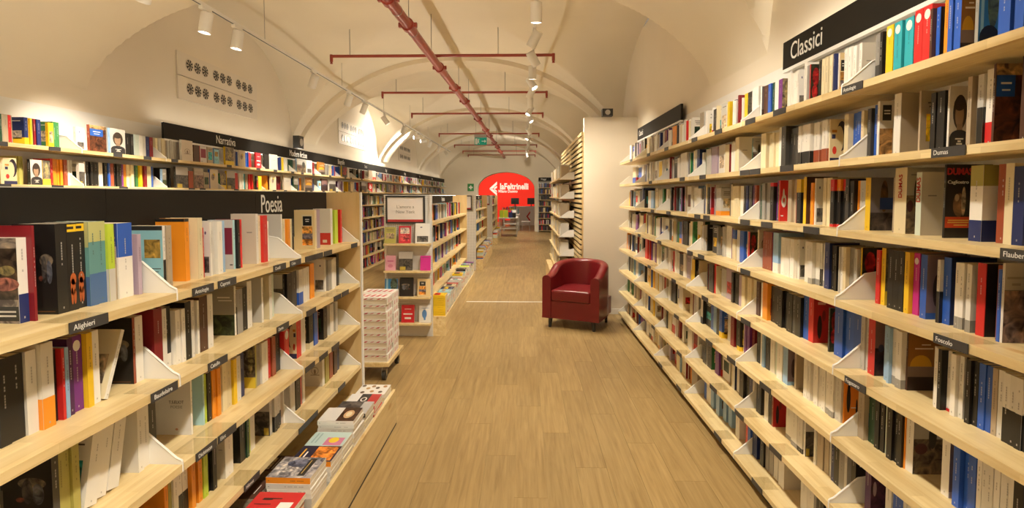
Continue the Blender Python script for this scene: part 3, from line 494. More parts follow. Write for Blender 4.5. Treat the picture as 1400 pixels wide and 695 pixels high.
# settle overlaps in each row (books from neighbouring readings must not run into each other)
BOUNDS = {'R': BOUND_R, 'L': BOUND_L, 'W': WB}
for side in 'RLW':
    for row in range(8):
        L = sorted([d for d in recs if d['side'] == side and d['row'] == row], key=lambda d: d['a'])
        cur = -9
        for d in L:
            y0 = max(d['y'] - d['th'] / 2, cur + .0006); end = d['y'] + d['th'] / 2
            if end - y0 < .0042: d['drop'] = True; continue
            bounds = BOUNDS[side]
            for b in bounds:
                if y0 < b + .004 and end > b - .004:
                    if b - y0 > end - b: end = b - .005
                    else: y0 = b + .005
            if end - y0 < .0042: d['drop'] = True; continue
            d['th'] = end - y0; d['y'] = (y0 + end) / 2; cur = end
recs = [d for d in recs if not d.get('drop')]
for side in 'RLW':           # how much of each front cover the gap on its near side leaves in view
    for row in range(8):
        L = sorted([d for d in recs if d['side'] == side and d['row'] == row], key=lambda d: d['y'])
        for k, d in enumerate(L):
            near = L[k - 1]['y'] + L[k - 1]['th'] / 2 if k else d['y'] - .2
            d['seen'] = max(.02, (d['y'] - d['th'] / 2 - near) * abs(d['X']) / d['y'])
for d in recs:
    d['bay'] = sum(1 for b in BOUNDS[d['side']][1:] if d['y'] > b)
    x0, _ = proj(d['X'], d['y'] - d['th'] / 2, d['z']); x1, y1 = proj(d['X'], d['y'] + d['th'] / 2, d['z']); _, y2 = proj(d['X'], d['y'], d['z'] + d['h'])
    yy = proj(d['X'], d['y'], d['z'])[1]
    vis = 1.0 if (0 < (x0 + x1) / 2 < 1400 and yy - 30 < 695 and y2 + 15 > 0) else 0.0
    d['area'] = vis * abs(x0 - x1) * abs(yy - y2) * (2.2 if d['art'] not in (None, 'none') else 1)
    d['vis'] = vis
ART_WORDS = dict(portrait='portrait cover of a dark-haired man', cagli='dark painting cover and orange band', sunset='sunset landscape cover', redfig='white figure on red cover', eliot='plain white cover lettered in grey', blue='pale blue cover with small painting',
    photo='framed portrait cover', figure='black cover with pale figure', sea='sea-coloured cover', green='grey and dark green landscape cover', sunart='sunset picture on tan cover', maroon='maroon panel cover', redbase='cream and red cover', tri='line-drawn cover',
    olive='olive and yellow cover', cream='cream and black patterned cover', battle='battle scene cover', library='bookshelf picture cover with blue panel', room='room picture cover', orange='orange cover with black figures', floral='dark red flower cover',
    town='brown photograph cover', atlas='blue and green picture cover', diz='red cover with black figure', moth='dark moth cover', white='plain pale cover', yellowdot='cream cover with yellow dot', bw='black photograph cover', bwphoto='white cover with small photograph', mauve='mauve cover', yard='dim street scene cover', eye='maroon eye cover')
SECT = {'R': 'Classici', 'L': 'Poesia', 'W': 'Narrativa'}
def desc(d):
    if d['turn']: return 'face-out ' + CNAME[d['col']], (' with ' + ART_WORDS[d['art']] if d['art'] in ART_WORDS else '')
    size = 'slim ' if d['th'] < .013 else ('thick ' if d['th'] > .03 else '')
    s = size + CNAME[d['col']]
    ex = ''
    if d['art'] in ART_WORDS: ex = ' with ' + ART_WORDS[d['art']]
    elif d['bands']:
        k, c, _ = d['bands'][-1]; ex = f" with {CNAME[c]} {'base' if k == 'b' else 'top'}"
    elif d['lean']: ex = ' leaning over'
    elif d['spot']: ex = ' with round white spot'
    return s, ex
groups = {}
for d in sorted(recs, key=lambda d: -d['y'] if d['side'] == 'R' else -d['y']):
    k = (d['side'], d['row'], d['bay']) + desc(d); groups.setdefault(k, []).append(d)
for (side, row, bay, s, ex), L in groups.items():
    n = len(L); where = f"on {ORD[row]} shelf, {NTH[bay]} {SECT[side]} bay"
    for i, d in enumerate(L):
        if n == 1: d['label'] = f"{s} book{ex} {where}"
        else:
            d['label'] = f"{NTH[i]} of {CARD[n]} {s} books{ex} {where}" + (", from farther end" if not ex else '')
        if len(d['label'].split()) > 16: d['label'] = d['label'].replace(' book', '', 1).replace(' with ', ', ', 1)
        d['group'] = f"books on the {SECT[side]} shelves"
chosen = set(id(d) for d in sorted([d for d in recs if d['vis']], key=lambda d: -d['area'])[:296])

STUFF = MB()
def put_book(target, pg, side, X0, y, z, th, h, dep, spine, cover, bands, art, lean=0, hard=False, detail=1, spot=None, local=False, fig=False):
    rz = 0 if side == 'R' else math.pi
    T = Matrix.Translation((X0, y, z)) @ Matrix.Rotation(rz, 4, 'Z')
    if lean: T = T @ Matrix.Translation((0, (-th / 2 if side == 'L' else th / 2), 0)) @ Matrix.Rotation(math.radians(-lean if side == 'R' else lean), 4, 'X') @ Matrix.Translation((0, (th / 2 if side == 'L' else -th / 2), 0))
    book_geo(target, pg, Matrix.Identity(4) if local else T, th, h, dep, spine, cover, bands, art, detail, hard, -1 if side == 'R' else 1, spot, fig)
    return T
for d in recs:
    sp = vary(PAL[d['col']], .1); cvr = vary(PAL[d['cover'] or d['col']], .1)
    bands = [((0, f, PAL[c], True) if k == 'b' else (1 - f, 1, PAL[c], True)) for k, c, f in d['bands'] if f > 0]
    art = d['art']; art = 'none' if art == 'none' else (ARTS[art] if art else None)
    dep = min(.16, d['h'] * RNG.uniform(.60, .68)); off = RNG.uniform(-.008, .014)
    if art and art != 'none':
        k = min(1, max(.3, d['seen'] / dep)); new = []
        for q in art:
            if q[0] == 'r' and q[1] <= 0 and q[2] >= 1: new.append(q)
            elif q[0] == 'r': new.append(('r', q[1] * k, q[2] * k if q[2] < 1 else 1, *q[3:]))
            else: new.append(('e', q[1] * k, q[2], q[3] * k, *q[4:]))
        art = new
    elif art is None and RNG.random() < .5: art = 'none'
    x0 = d['X'] + (off if d['side'] == 'R' else -off)
    if d['turn']:
        T = Matrix.Translation((d['X'], d['y'] - d['th'] / 2, d['z'])) @ Matrix.Rotation(math.pi / 2, 4, 'Z'); ar = ARTS[d['art']] if d['art'] in ARTS else (None if d['art'] is None else 'none')
        hh = min(.215, max(.18, d['th'] * 1.45)); tt = .022
        if id(d) in chosen:
            mb, pg = MB(), MB(); book_geo(mb, pg, Matrix.Identity(4), tt, hh, d['th'], sp, cvr, [], ar, 1, False, -1)
            o = mb.build('book', [M['book'], M['art']]); o.matrix_world = T; tag(o, d['label'], 'book', d['group']); pg.build('page_block', M['pages'], o)
        else: book_geo(STUFF, STUFF, T, tt, hh, d['th'], sp, cvr, [], ar, 1, False, -1)
        continue
    spotc = (.8, .78, .74) if d['spot'] else None
    if id(d) in chosen:
        mb, pg = MB(), MB()
        T = put_book(mb, pg, d['side'], x0, d['y'], d['z'], d['th'], d['h'], dep, sp, cvr, bands, art, d['lean'], d['hard'], 1, spotc, local=True, fig=d['fig'])
        o = mb.build('book', [M['book'], M['art']]); o.matrix_world = T; tag(o, d['label'], 'book', d['group'])
        pg.build('page_block', M['pages'], o); d['obj'] = o
        if d['art'] == 'cagli':
            text('DUMAS', .030, (min(dep, d['seen']) * .5, -d['th'] / 2 - .004, d['h'] * .90), FACE_C, M['redink'], o, sx=.8, bold=.0008); text('Cagliostro', .016, (min(dep, d['seen']) * .45, -d['th'] / 2 - .004, d['h'] * .76), FACE_C, M['letter'], o)
        if d['art'] == 'eliot':
            text('T.S.ELIOT', .0165, (min(dep, d['seen']) * .47, d['th'] / 2 + .004, d['h'] * .585), (math.pi / 2, 0, math.pi), M['ink'], o, sx=.85, ext=.0003); text('POESIE', .0155, (min(dep, d['seen']) * .47, d['th'] / 2 + .004, d['h'] * .50), (math.pi / 2, 0, math.pi), M['greyink'], o, ext=.0003)
        if d['col'] in 'ca' and d['hard']:
            text('DUMAS', .026, (-.0012, 0, d['h'] * .72), (math.pi / 2, -math.pi / 2, -math.pi / 2), M['redink'], o, bold=.0004, ext=.0003)
    else:
        put_book(STUFF, STUFF, d['side'], x0, d['y'], d['z'], d['th'], d['h'], dep, sp, cvr, bands, art, d['lean'], d['hard'], 1, spotc)

WHITE_MIX = 'wwwwwwwwwwwwwcccccxGGkkkkddgbnsrRuoyepv'
COLOUR_MIX = 'wwwwwwwccckkkddgGGbbnsqrrRuoyyleEtpmxv'
DARK_MIX = 'kkkkkkddddnRwcbrEyPz'
def fill(side, X0, ya, yb, z, mix, dens=1.0, hmax=.225, detail=1, face=0.1, dirn='R'):
    """fill a length of shelf with a run of standing books, as part of the one heap of small distant books"""
    y = ya + .012
    while y < yb - .03:
        if RNG.random() < (1 - dens): y += RNG.uniform(.02, .12); continue
        c = RNG.choice(mix); n = RNG.choice((1, 1, 1, 2, 2, 3, 4, 5)); th = RNG.choice((.009, .012, .015, .018, .022, .028, .036)); h = RNG.uniform(.185, hmax)
        col = vary(PAL[c], .15); dep = h * .64; off = RNG.uniform(-.01, .02); cov = vary(PAL[RNG.choice(mix)], .1) if RNG.random() < .3 else col
        bd = [(0, RNG.uniform(.15, .4), PAL[RNG.choice('ryobk')], True)] if RNG.random() < .12 else []
        if RNG.random() < face:     # a book turned to show its cover
            if y + .15 > yb - .02: break
            w = .135; rz = {'R': -math.pi / 2, 'L': math.pi / 2}[side]
            T = Matrix.Translation((X0 + (.03 if side == 'R' else -.03), y + (0 if side == 'L' else w), z)) @ Matrix.Rotation(rz, 4, 'Z')
            if side == 'L': T = Matrix.Translation((X0 - .03, y, z)) @ Matrix.Rotation(math.pi / 2, 4, 'Z')
            book_geo(STUFF, STUFF, T, th, h, w, col, col, [], None, detail, False, -1); y += w + .006; continue
        for k in range(n):
            if y + th > yb - .012: return
            put_book(STUFF, STUFF, side, X0 + (off if side == 'R' else -off), y + th / 2, z, th, h, dep, col, cov, bd, None, 0, False, detail); y += th + .001
        if RNG.random() < .25: y += RNG.uniform(.01, .05)

# ================================================================ BOOKCASES
BT = 0.027
def board_mesh(name, L, x0, x1, m='pine'):
    mb = MB(); mb.box(x0, x1, 0.001, L - 0.0075, -BT, 0); return mb.mesh(name, [M[m]])
def bracket_mesh(side, dep):
    """sheet-metal shelf end: low at the front, high at the back, with a rolled edge"""
    s = 1 if side == 'R' else -1; mb = MB()
    poly = [(0.0, -BT), (s * dep, -BT), (s * dep, .13), (s * .115, .105), (s * .02, .022), (0, .012)]
    mb.prism(poly, 'y', -.0022, .0022)
    for a, b in zip(poly[2:], poly[3:]): mb.tube((a[0], 0, a[1]), (b[0], 0, b[1]), .0042, seg=6)
    mb.tube((0, 0, .012), (0, 0, -BT), .004, seg=6)
    return mb.mesh('bracket', [M['white']])
BR = {('R', .28): bracket_mesh('R', .28), ('L', .25): bracket_mesh('L', .25)}
def shelf_tag(par, side, X, y, z, body, L=.13):
    s = -1 if side == 'R' else 1; px, py, pz = par.location
    mb = MB(); mb.box(X + s * .0035 - .0015, X + s * .0035 + .0015, y - L / 2, y + L / 2, z - BT - .002, z + .001)
    o = mb.build('shelf_tag', M['tag'], par, loc=(-px, -py, -pz)); o['label'] = 'dark grey author tag'
    mb = MB(); mb.box(min(X, X - s * .085), max(X, X - s * .085), y - L / 2, y + L / 2, z + .0005, z + .0015); mb.build('sleeve', M['clear'], o)
    if body: text(body, .021, (X + s * .0062, y + (L * .42 if side == 'R' else -L * .42), z - BT / 2 - .001), FACE_L if side == 'R' else FACE_R, M['letter'], o, ext=.0002, align='LEFT')
tagsR = {0: [(2.15, 'Antologie'), (2.75, ''), (3.1, ''), (3.6, ''), (4.1, ''), (4.9, ''), (5.6, ''), (6.5, '')], 1: [(1.66, 'Dumas'), (2.66, ''), (3.02, ''), (3.16, ''), (3.9, ''), (4.4, ''), (5.5, '')],
         2: [(1.40, 'Flaubert'), (2.42, ''), (2.86, ''), (3.14, ''), (3.8, ''), (4.0, ''), (4.8, ''), (5.4, '')], 3: [(1.62, 'Foscolo'), (3.12, ''), (3.9, ''), (4.16, ''), (5.1, ''), (6.0, '')],
         4: [(2.07, 'Fogazzaro'), (3.10, ''), (3.8, ''), (4.6, ''), (5.5, '')], 5: [(1.37, 'Gogol'), (2.83, ''), (3.3, ''), (3.7, ''), (4.5, '')], 6: [(1.97, 'Goncarov'), (2.70, ''), (3.16, ''), (3.6, ''), (4.4, ''), (5.3, '')], 7: [(2.9, ''), (3.5, ''), (4.4, ''), (5.0, '')]}
bayname = ['tagged Gogol, Foscolo and Flaubert', 'holding tall white and black paperbacks, under Classici lettering', 'third along, holding pale blue box set', 'fourth along the wall, without header sign', 'fifth along, under second black header', 'last before the grey partition wall']
for i in range(6):
    ya, yb = BOUND_R[i], BOUND_R[i + 1]; L = yb - ya
    u = empty('bookcase', (X_R, ya, 0), f'open pine bookcase bay {bayname[i]}', 'bookcase', 'pine bookcase bays along the Classici wall')
    me = board_mesh('shelf_board', L, 0, .284)
    for z in Z_R: link_mesh('shelf_board', me, u, (0, 0, z))
    for z in Z_R:
        link_mesh('bracket', BR['R', .28], u, (.002, L - .004, z))
    mb = MB(); mb.box(.284, .2843, 0.001, L - .001, .02, 2.42); mb.build('back_panel', M['offwhite'], u)
    mb = MB(); mb.box(.2845, .2965, L - .02, L - .001, .0, 2.40); mb.build('upright', M['white'], u)
    mb = MB(); mb.box(.045, .28, 0, L, 0, Z_R[7] - BT); mb.build('toe_kick', M['kick_and_gap_shade'], u)
    for r in range(8):
        for y, b in tagsR[r]:
            if ya < y < yb: shelf_tag(u, 'R', X_R, y, Z_R[r], b)
    for r in range(8):
        if i >= 2 or r == 7: 
            have = [d for d in recs if d['side'] == 'R' and d['row'] == r and d['bay'] == i]
            hi = min([d['y'] - d['th'] / 2 for d in have] + [yb])
            y_end = yb
            # fill only the stretch farther than the books already read off
            lo = max([d['y'] + d['th'] / 2 for d in have] + [ya])
            if y_end - lo > .06 and i >= 1: fill('R', X_R + SET_R, lo, y_end, Z_R[r], WHITE_MIX if r not in (4,) else WHITE_MIX + 'kkkrr', .93 if r < 6 else .8)
        elif i == 1:
            lo = max([d['y'] + d['th'] / 2 for d in recs if d['side'] == 'R' and d['row'] == r and d['bay'] == 1] + [ya])
            if yb - lo > .08: fill('R', X_R + SET_R, lo, yb, Z_R[r], WHITE_MIX, .95)
# header signs over the classics wall
def sign(name, x, ya, yb, z0, z1, label, side, body=None, size=.1, ypos=None, m='black'):
    o_ = empty(name, (x, (ya + yb) / 2, z0), label, 'sign'); L = (yb - ya) / 2
    mb = MB(); mb.box(-.012, .012, -L, L, 0, z1 - z0); mb.build('board', M[m], o_)
    s = -1 if side == 'R' else 1
    mb = MB(); mb.box(-.014, .014, -L, L, -.018, 0); mb.build('metal_edge', M['white'], o_)
    for k, (b, yp, sz) in enumerate(body or []):
        text(b, sz, (s * .0135, yp - (ya + yb) / 2, (z1 - z0) / 2), FACE_L if side == 'R' else FACE_R, M['letter'], o_, sx=.82)
    for yy in (-L + .08, L - .08):
        mb = MB(); mb.tube((0, yy, -.10), (0, yy, 0), .006, seg=8); mb.tube((0, yy, -.10), (-s * .04, yy, -.10), .006, seg=8); mb.build('post', M['white'], o_)
    return o_
sign('header_sign', 1.50, 1.22, 3.22, 2.37, 2.525, 'long black Classici header above pine shelves', 'R', [('Classici', 2.965, .135)])
sign('header_sign', 1.50, 5.28, 7.26, 2.37, 2.525, 'black header over far end of Classici wall shelves', 'R', [('Classici', 7.05, .1)])

# --- poetry bookcase
tagsL = {0: [(1.42, 'Alighieri'), (1.94, 'Antologie'), (2.10, 'Caproni'), (2.56, 'Cavalli'), (2.74, 'Celan'), (2.93, ''), (3.05, ''), (3.2, ''), (3.70, '')], 1: [(1.712, 'Baudelaire'), (2.02, 'Catullo'), (2.58, 'Dante'), (2.93, ''), (3.35, ''), (3.5, '')],
         2: [(1.25, ''), (1.93, 'Dickinson'), (2.07, 'Eliot'), (2.9, ''), (3.1, ''), (3.3, '')], 3: [(1.62, ''), (2.25, 'Hikmet'), (2.8, ''), (2.93, ''), (3.4, '')]}
bn = ['first Poesia bay, tagged Alighieri', 'middle Poesia bay, tagged Eliot', 'Poesia bay closed by the wooden end panel']
for i in range(3):
    ya, yb = BOUND_L[i], BOUND_L[i + 1]; L = yb - ya
    u = empty('bookcase', (X_L, ya, 0), f'waist-high pine bookcase, {bn[i]}', 'bookcase', 'pine poetry bookcase bays')
    me = board_mesh('shelf_board', L, -.255, 0)
    for z in Z_L: link_mesh('shelf_board', me, u, (0, 0, z))
    for z in Z_L: link_mesh('bracket', BR['L', .25], u, (-.002, L - (.03 if i == 2 else .004), z))
    mb = MB(); mb.box(-.259, -.256, 0, L, 0.02, 1.40); mb.build('back_panel', M['offwhite'], u)
    mb = MB(); mb.box(-.259, -.235, 0.001, L - .001, 1.40, 1.672); mb.build('header_board', M['black'], u)
    mb = MB(); mb.box(-.260, -.234, 0.001, L - .001, 1.672, 1.675); mb.build('metal_edge', M['grey'], u)
    if i == 2: text('Poesia', .140, (-.2335, .18, 1.600), FACE_R, M['letter'], u, sx=.72)
    mb = MB(); mb.box(-.25, .245, 0.001, L - .001, 0, .205); mb.box(.225, .245, .001, L - .001, .205, .255)
    p = mb.build('plinth', M['pine'], u); p['label'] = 'low pine display plinth'
    mb = MB(); mb.box(.2452, .2475, 0.001, L - .001, 0, .010); mb.build('toe_gap_shade', M['kick_and_gap_shade'], u)  # dark strip painted in for the shade of the toe gap
    if i == 2:
        mb = MB(); mb.box(-.27, .0, L, L + .022, .0, 1.672); mb.build('end_panel', M['pine_v'], u)
        mb = MB(); mb.box(.001, .012, L - .002, L + .024, .0, 1.672); mb.build('metal_strip', M['white'], u)
    for r in range(4):
        for y, b in tagsL[r]:
            if ya < y < yb: shelf_tag(u, 'L', X_L, y, Z_L[r], b)
    for r in range(4):
        have = [d['y'] - d['th'] / 2 for d in recs if d['side'] == 'L' and d['row'] == r and d['bay'] == i]
        lo = min(have + [yb])
        if i == 0 and lo - 1.0 > .1 and r == 3: fill('L', X_L - SET_L, 1.0, lo - .01, Z_L[r], WHITE_MIX)
        if i == 0 and r == 3: pass

# --- wall bookcase behind it, along the far side
meW = board_mesh('shelf_board', 1.0, -.29, 0); mbb = MB(); mbb.box(-.295, -.291, 0, 1, 0.02, 2.36); meWb = mbb.mesh('back_panel', [M['offwhite']])
brW = bracket_mesh('L', .28)
for i, y in enumerate(WB[:-1]):
    u = empty('wall_bookcase', (X_W, y, 0), f"{NTH[i] if i < 20 else ('twenty-first', 'twenty-second')[i - 20]} pine wall bookcase bay along the Narrativa wall", 'bookcase', 'wall bookcase bays under the Narrativa header')
    for k, z in enumerate(Z_W): link_mesh('shelf_board', meW, u, (0, 0, z))
    for k in (0, 1): link_mesh('bracket', brW, u, (-.002, .998, Z_W[k]))
    link_mesh('back_panel', meWb, u)
    for k in (0, 1):
        have = [d for d in recs if d['side'] == 'W' and d['row'] == k]; lo_, hi_ = min(d['a'] for d in have), max(d['b'] for d in have)
        if y + 1 < lo_ or y > hi_: fill('L', X_W - .10, y, y + 1, Z_W[k], COLOUR_MIX, .97, face=.3)
        else:
            if lo_ - y > .1: fill('L', X_W - .10, y, lo_, Z_W[k], COLOUR_MIX, .97, face=.3)
            if y + 1 - hi_ > .1: fill('L', X_W - .10, hi_, y + 1, Z_W[k], COLOUR_MIX, .97, face=.3)
        for t in range(RNG.choice((1, 2, 2))):
            if y < 12: shelf_tag(u, 'L', X_W, y + RNG.uniform(.1, .45) + .45 * t, Z_W[k], '', .1)
    if y > 9:
        for k in range(2, 8): fill('L', X_W - .10, y, y + 1, Z_W[k], COLOUR_MIX, .95, face=.3)
sign('header_sign', X_W - .12, 5.34, 24.2, 2.215, 2.375, 'very long black Narrativa header over the wall shelves', 'L',
     [('Narrativa', 6.46, .135), ('Modern fiction', 8.55, .135), ('Biografie', 10.55, .135), ('Storia', 12.2, .1), ('Saggi', 14.0, .1), ('Viaggi', 16.2, .1), ('Arte', 18.5, .1), ('Musica', 21, .1)])

# ================================================================ GONDOLAS IN THE MIDDLE
PERF = {}
def perforated(name, x0, x1, z0, z1, par, y=0):
    mb = MB(); mb.box(x0, x1, y, y + .012, z0, z1); o = mb.build(name, M['white'], par)
    return o
def perf_mat():
    m = mat('perforated_white_metal', (0.8, 0.78, 0.74), .4); n, l, b = nodes(m)
    tc = n.new('ShaderNodeTexCoord'); vm = n.new('ShaderNodeVectorMath'); vm.operation = 'SCALE'; vm.inputs['Scale'].default_value = 1 / .022
    fr = n.new('ShaderNodeVectorMath'); fr.operation = 'FRACTION'; sb = n.new('ShaderNodeVectorMath'); sb.operation = 'SUBTRACT'; sb.inputs[1].default_value = (.5, .5, .5)
    mu = n.new('ShaderNodeVectorMath'); mu.operation = 'MULTIPLY'; mu.inputs[1].default_value = (1, 0, 1); ln = n.new('ShaderNodeVectorMath'); ln.operation = 'LENGTH'
    r = ramp(n, [(.2, (.25, .23, .2)), (.28, (.80, .78, .74))])
    l.new(tc.outputs['Object'], vm.inputs[0]); l.new(vm.outputs[0], fr.inputs[0]); l.new(fr.outputs[0], sb.inputs[0]); l.new(sb.outputs[0], mu.inputs[0]); l.new(mu.outputs[0], ln.inputs[0]); l.new(ln.outputs['Value'], r.inputs[0]); l.new(r.outputs[0], b.inputs['Base Color'])
    return m
M['perf'] = perf_mat()
def gondola(ya, yb, label, n):
    X0 = -1.07; L = yb - ya; D = .56
    u = empty('gondola', (X0, ya, 0), label, 'bookcase', 'free-standing book gondolas down the middle')
    mb = MB(); mb.box(-D, 0, 0, .02, 0, 1.655); mb.build('end_panel', M['perf'], u)
    for xx in (-D, -.03): mb = MB(); mb.box(xx, xx + .03, -.012, .02, 0, 1.66); mb.build('upright', M['perf'], u)
    mb = MB(); mb.box(-D / 2 - .01, -D / 2 + .01, .02, L, .1, 1.655); mb.build('back_panel', M['offwhite'], u)
    mb = MB(); mb.box(-D, .0, L, L + .025, 0, 1.655); mb.build('far_end_panel', M['pine_v'], u)
    zs = [1.325, 1.045, .765, .485]
    nb = max(1, round(L / .95)); bl = (L - .02) / nb; me = board_mesh('shelf_board', bl, -.27, -.005); br = bracket_mesh('L', .25)
    for z in zs:
        for k in range(nb): link_mesh('shelf_board', me, u, (0, .02 + k * bl, z))
    mb = MB(); mb.box(-.028, -.014, .02, .02 + min(2.0, L * .5), 1.555, 1.65); hb = mb.build('header_board', M['black'], u)
    text('Narrativa', .085, (-.0132, min(1.0, L * .25), 1.60), FACE_R, M['letter'], u, sx=.8)
    mb = MB(); mb.box(-.0, .15, 0, L + .02, 0, .235); mb.box(-.27, 0, .02, L, 0, .20); p = mb.build('plinth', M['pine'], u)
    for z in zs: fill('L', X0 - .10, ya + .03, yb - .02, z, COLOUR_MIX, .9 if z > .5 else .75, face=.45, hmax=.215)
    return u
g1 = gondola(6.30, 10.1, 'white-ended book gondola with the New York poster', 1)
g2 = gondola(12.0, 15.6, 'pine gondola behind the New York one', 2)
g3 = gondola(18.2, 21.6, 'small pale gondola farther down the aisle', 3)
# poster frames on the gondola ends
def poster(x0, x1, y, z0, z1, label, lines):
    o = empty('poster_frame', ((x0 + x1) / 2, y, z0), label, 'poster'); w = (x1 - x0) / 2; h = z1 - z0; t = .02
    mb = MB(); mb.box(-w, -w + t, -.012, .004, 0, h); mb.box(w - t, w, -.012, .004, 0, h); mb.box(-w + t, w - t, -.012, .004, 0, t); mb.box(-w + t, w - t, -.012, .004, h - t, h); mb.build('frame', M['dark'], o)
    mb = MB(); mb.box(-w + t, w - t, -.006, .002, t, h - t); mb.build('paper', M['paper'], o)
    mb = MB(); mb.box(-w + t, w - t, -.0075, -.006, t, t + h * .085); s = mb.build('red_strip', mat('poster_red', (.45, .03, .03), .5), o)
    for k, b in enumerate(lines): text(b, h * .16, (0, -.0085, h * (.60 - .18 * k)), FACE_C, M['greyink'], o, ext=.0003)
    return o
poster(-1.605, -1.15, 6.282, 1.325, 1.648, "black framed poster reading L'amore a New York", ["L'amore a", 'New York'])
poster(-1.62, -1.16, 11.982, 1.33, 1.65, 'grey framed poster on the second gondola end', ['', ''])
poster(-1.62, -1.16, 18.182, 1.33, 1.65, 'small framed poster on the last gondola end', ['', ''])
# display shelves and face-out books on the near end
endz = [1.10, .785, .484, .177]
for z in endz:
    mb = MB(); mb.box(-.54, -.01, -.14, -.012, -.02, 0); mb.build('end_shelf', M['pine'], g1, loc=(0, 0, z))
def face_book(name, cx, y, z, w, h, th, col, art, label, group, tilt=8):
    mb, pg = MB(), MB()
    T = Matrix.Identity(4)
    book_geo(mb, pg, T, th, h, w, col, col, [], art, 1, False, -1)
    o = mb.build(name, [M['book'], M['art']]); pg.build('page_block', M['pages'], o)
    o.location = (cx - w / 2, y, z); o.rotation_euler = (math.radians(-tilt), 0, 0)
    return tag(o, label, 'book', group)
FB = [
 (0, [('Y', -1.545, .13, 'gold', None), ('r', -1.375, .14, 'red and white patterned', 'floralw'), ('s', -1.17, .17, 'pale blue', 'bwphoto')]),
 (1, [('m', -1.545, .12, 'pink', 'pinkc'), ('d', -1.37, .16, 'charcoal', 'bw'), ('m', -1.14, .12, 'magenta', None)]),
 (2, [('R', -1.54, .15, 'red and blue', 'atlas'), ('u', -1.36, .16, 'dark red and blue', 'figure'), ('x', -1.16, .15, 'tan photograph', 'sunart')]),
 (3, [('r', -1.35, .15, 'red lettered', 'diz2'), ('w', -1.15, .14, 'white with blue drawing', 'bluedrop'), ('w', -1.52, .12, 'plain white', 'white')])]
ARTS['floralw'] = [('r', 0, 1, 0, 1, (.55, .03, .05)), ('r', .12, .88, .55, .9, (.7, .62, .58), 1), ('r', .12, .88, .12, .5, (.62, .1, .12), 1)]
ARTS['pinkc'] = [('r', 0, 1, 0, 1, (.72, .35, .45)), ('r', .2, .8, .6, .66, (.5, .05, .2)), ('e', .5, .3, .25, .12, (.6, .2, .3))]
ARTS['diz2'] = [('r', 0, 1, 0, 1, (.60, .02, .03)), ('r', .15, .85, .45, .52, (.8, .76, .7)), ('r', .25, .75, .75, .78, (.8, .76, .7)), ('r', .25, .75, .2, .3, (.8, .76, .7))]
ARTS['bluedrop'] = [('r', 0, 1, 0, 1, (.78, .76, .72)), ('e', .45, .5, .2, .25, (.1, .25, .55)), ('r', .4, .55, .15, .4, (.1, .25, .55)), ('r', .2, .8, .82, .85, (.2, .3, .5))]
for k, L in FB:
    for c, x, w, nm, art in L:
        face_book('display_book', x, 6.225, endz[k] + .001, w, w * 1.42 if w < .15 else w * 1.35, .022, PAL[c], ARTS[art] if art else None, f"{nm} book standing face out on {('top', 'second', 'third', 'lowest')[k]} ledge below New York poster", 'face-out books under the New York poster')

# ================================================================ STACKS ON THE PLINTHS
def flat_book(cx, cy, z, wx, wy, th, top, side, art, label, group, rz=0.0, spine_face=True):
    """book lying flat; its spine looks down the aisle towards the camera"""
    mb, pg = MB(), MB()
    T = Matrix.Translation((-wx / 2, -wy / 2, th / 2)) @ Matrix(((0, 0, 1, 0), (1, 0, 0, 0), (0, 1, 0, 0), (0, 0, 0, 1)))
    # local: x depth -> world y ; y thickness -> world z ; z height -> world x
    book_geo(mb, pg, T, th, wx, wy, side, top, [], art, 1, False, 1)
    o = mb.build('stacked_book', [M['book'], M['art']]); pg.build('page_block', M['pages'], o)
    o.location = (cx, cy, z); o.rotation_euler = (0, 0, rz)
    return tag(o, label, 'book', group)
ARTS['redlab'] = [('r', 0, 1, 0, 1, (.55, .03, .03)), ('r', .1, .6, .62, .9, (.8, .78, .74)), ('r', .72, .76, .2, .6, (.05, .02, .02)), ('r', .5, .53, .1, .45, (.05, .02, .02)), ('e', .7, .3, .03, .12, (.05, .02, .02))]
ARTS['swirl'] = [('r', 0, 1, 0, 1, (.30, .31, .36), 1), ('e', .5, .35, .25, .22, (.55, .55, .56), 1), ('e', .7, .5, .2, .3, (.10, .12, .2), 1), ('r', .1, .95, .66, .82, (.03, .028, .025)), ('r', .2, .85, .71, .73, (.5, .35, .1))]
ARTS['pattern'] = [('r', 0, 1, 0, 1, (.03, .025, .05)), ('r', .08, .95, .42, .95, (.65, .22, .04), 1), ('r', .2, .8, .12, .16, (.7, .4, .05)), ('r', .2, .6, .22, .26, W_)]
ARTS['paleteal'] = [('r', 0, 1, 0, 1, (.50, .64, .62)), ('r', .05, .6, .45, .92, (.62, .2, .34)), ('e', .42, .66, .2, .13, (.85, .6, .02)), ('r', .2, .9, .1, .14, (.3, .45, .45)), ('r', .2, .9, .2, .24, (.3, .45, .45))]
ARTS['coffee'] = [('r', 0, 1, 0, 1, (.76, .74, .71)), ('r', 0, 1, .5, 1, (.06, .03, .02), 1), ('e', .5, .74, .3, .14, (.65, .42, .22)), ('e', .5, .74, .18, .08, (.8, .7, .5))]
ARTS['trio'] = [('r', 0, 1, 0, .36, (.76, .74, .71)), ('r', 0, 1, .36, .68, (.02, .02, .02)), ('r', 0, 1, .68, 1, (.5, .03, .03)), ('e', .5, .52, .2, .1, (.75, .73, .7)), ('e', .5, .52, .14, .06, (.02, .02, .02))]
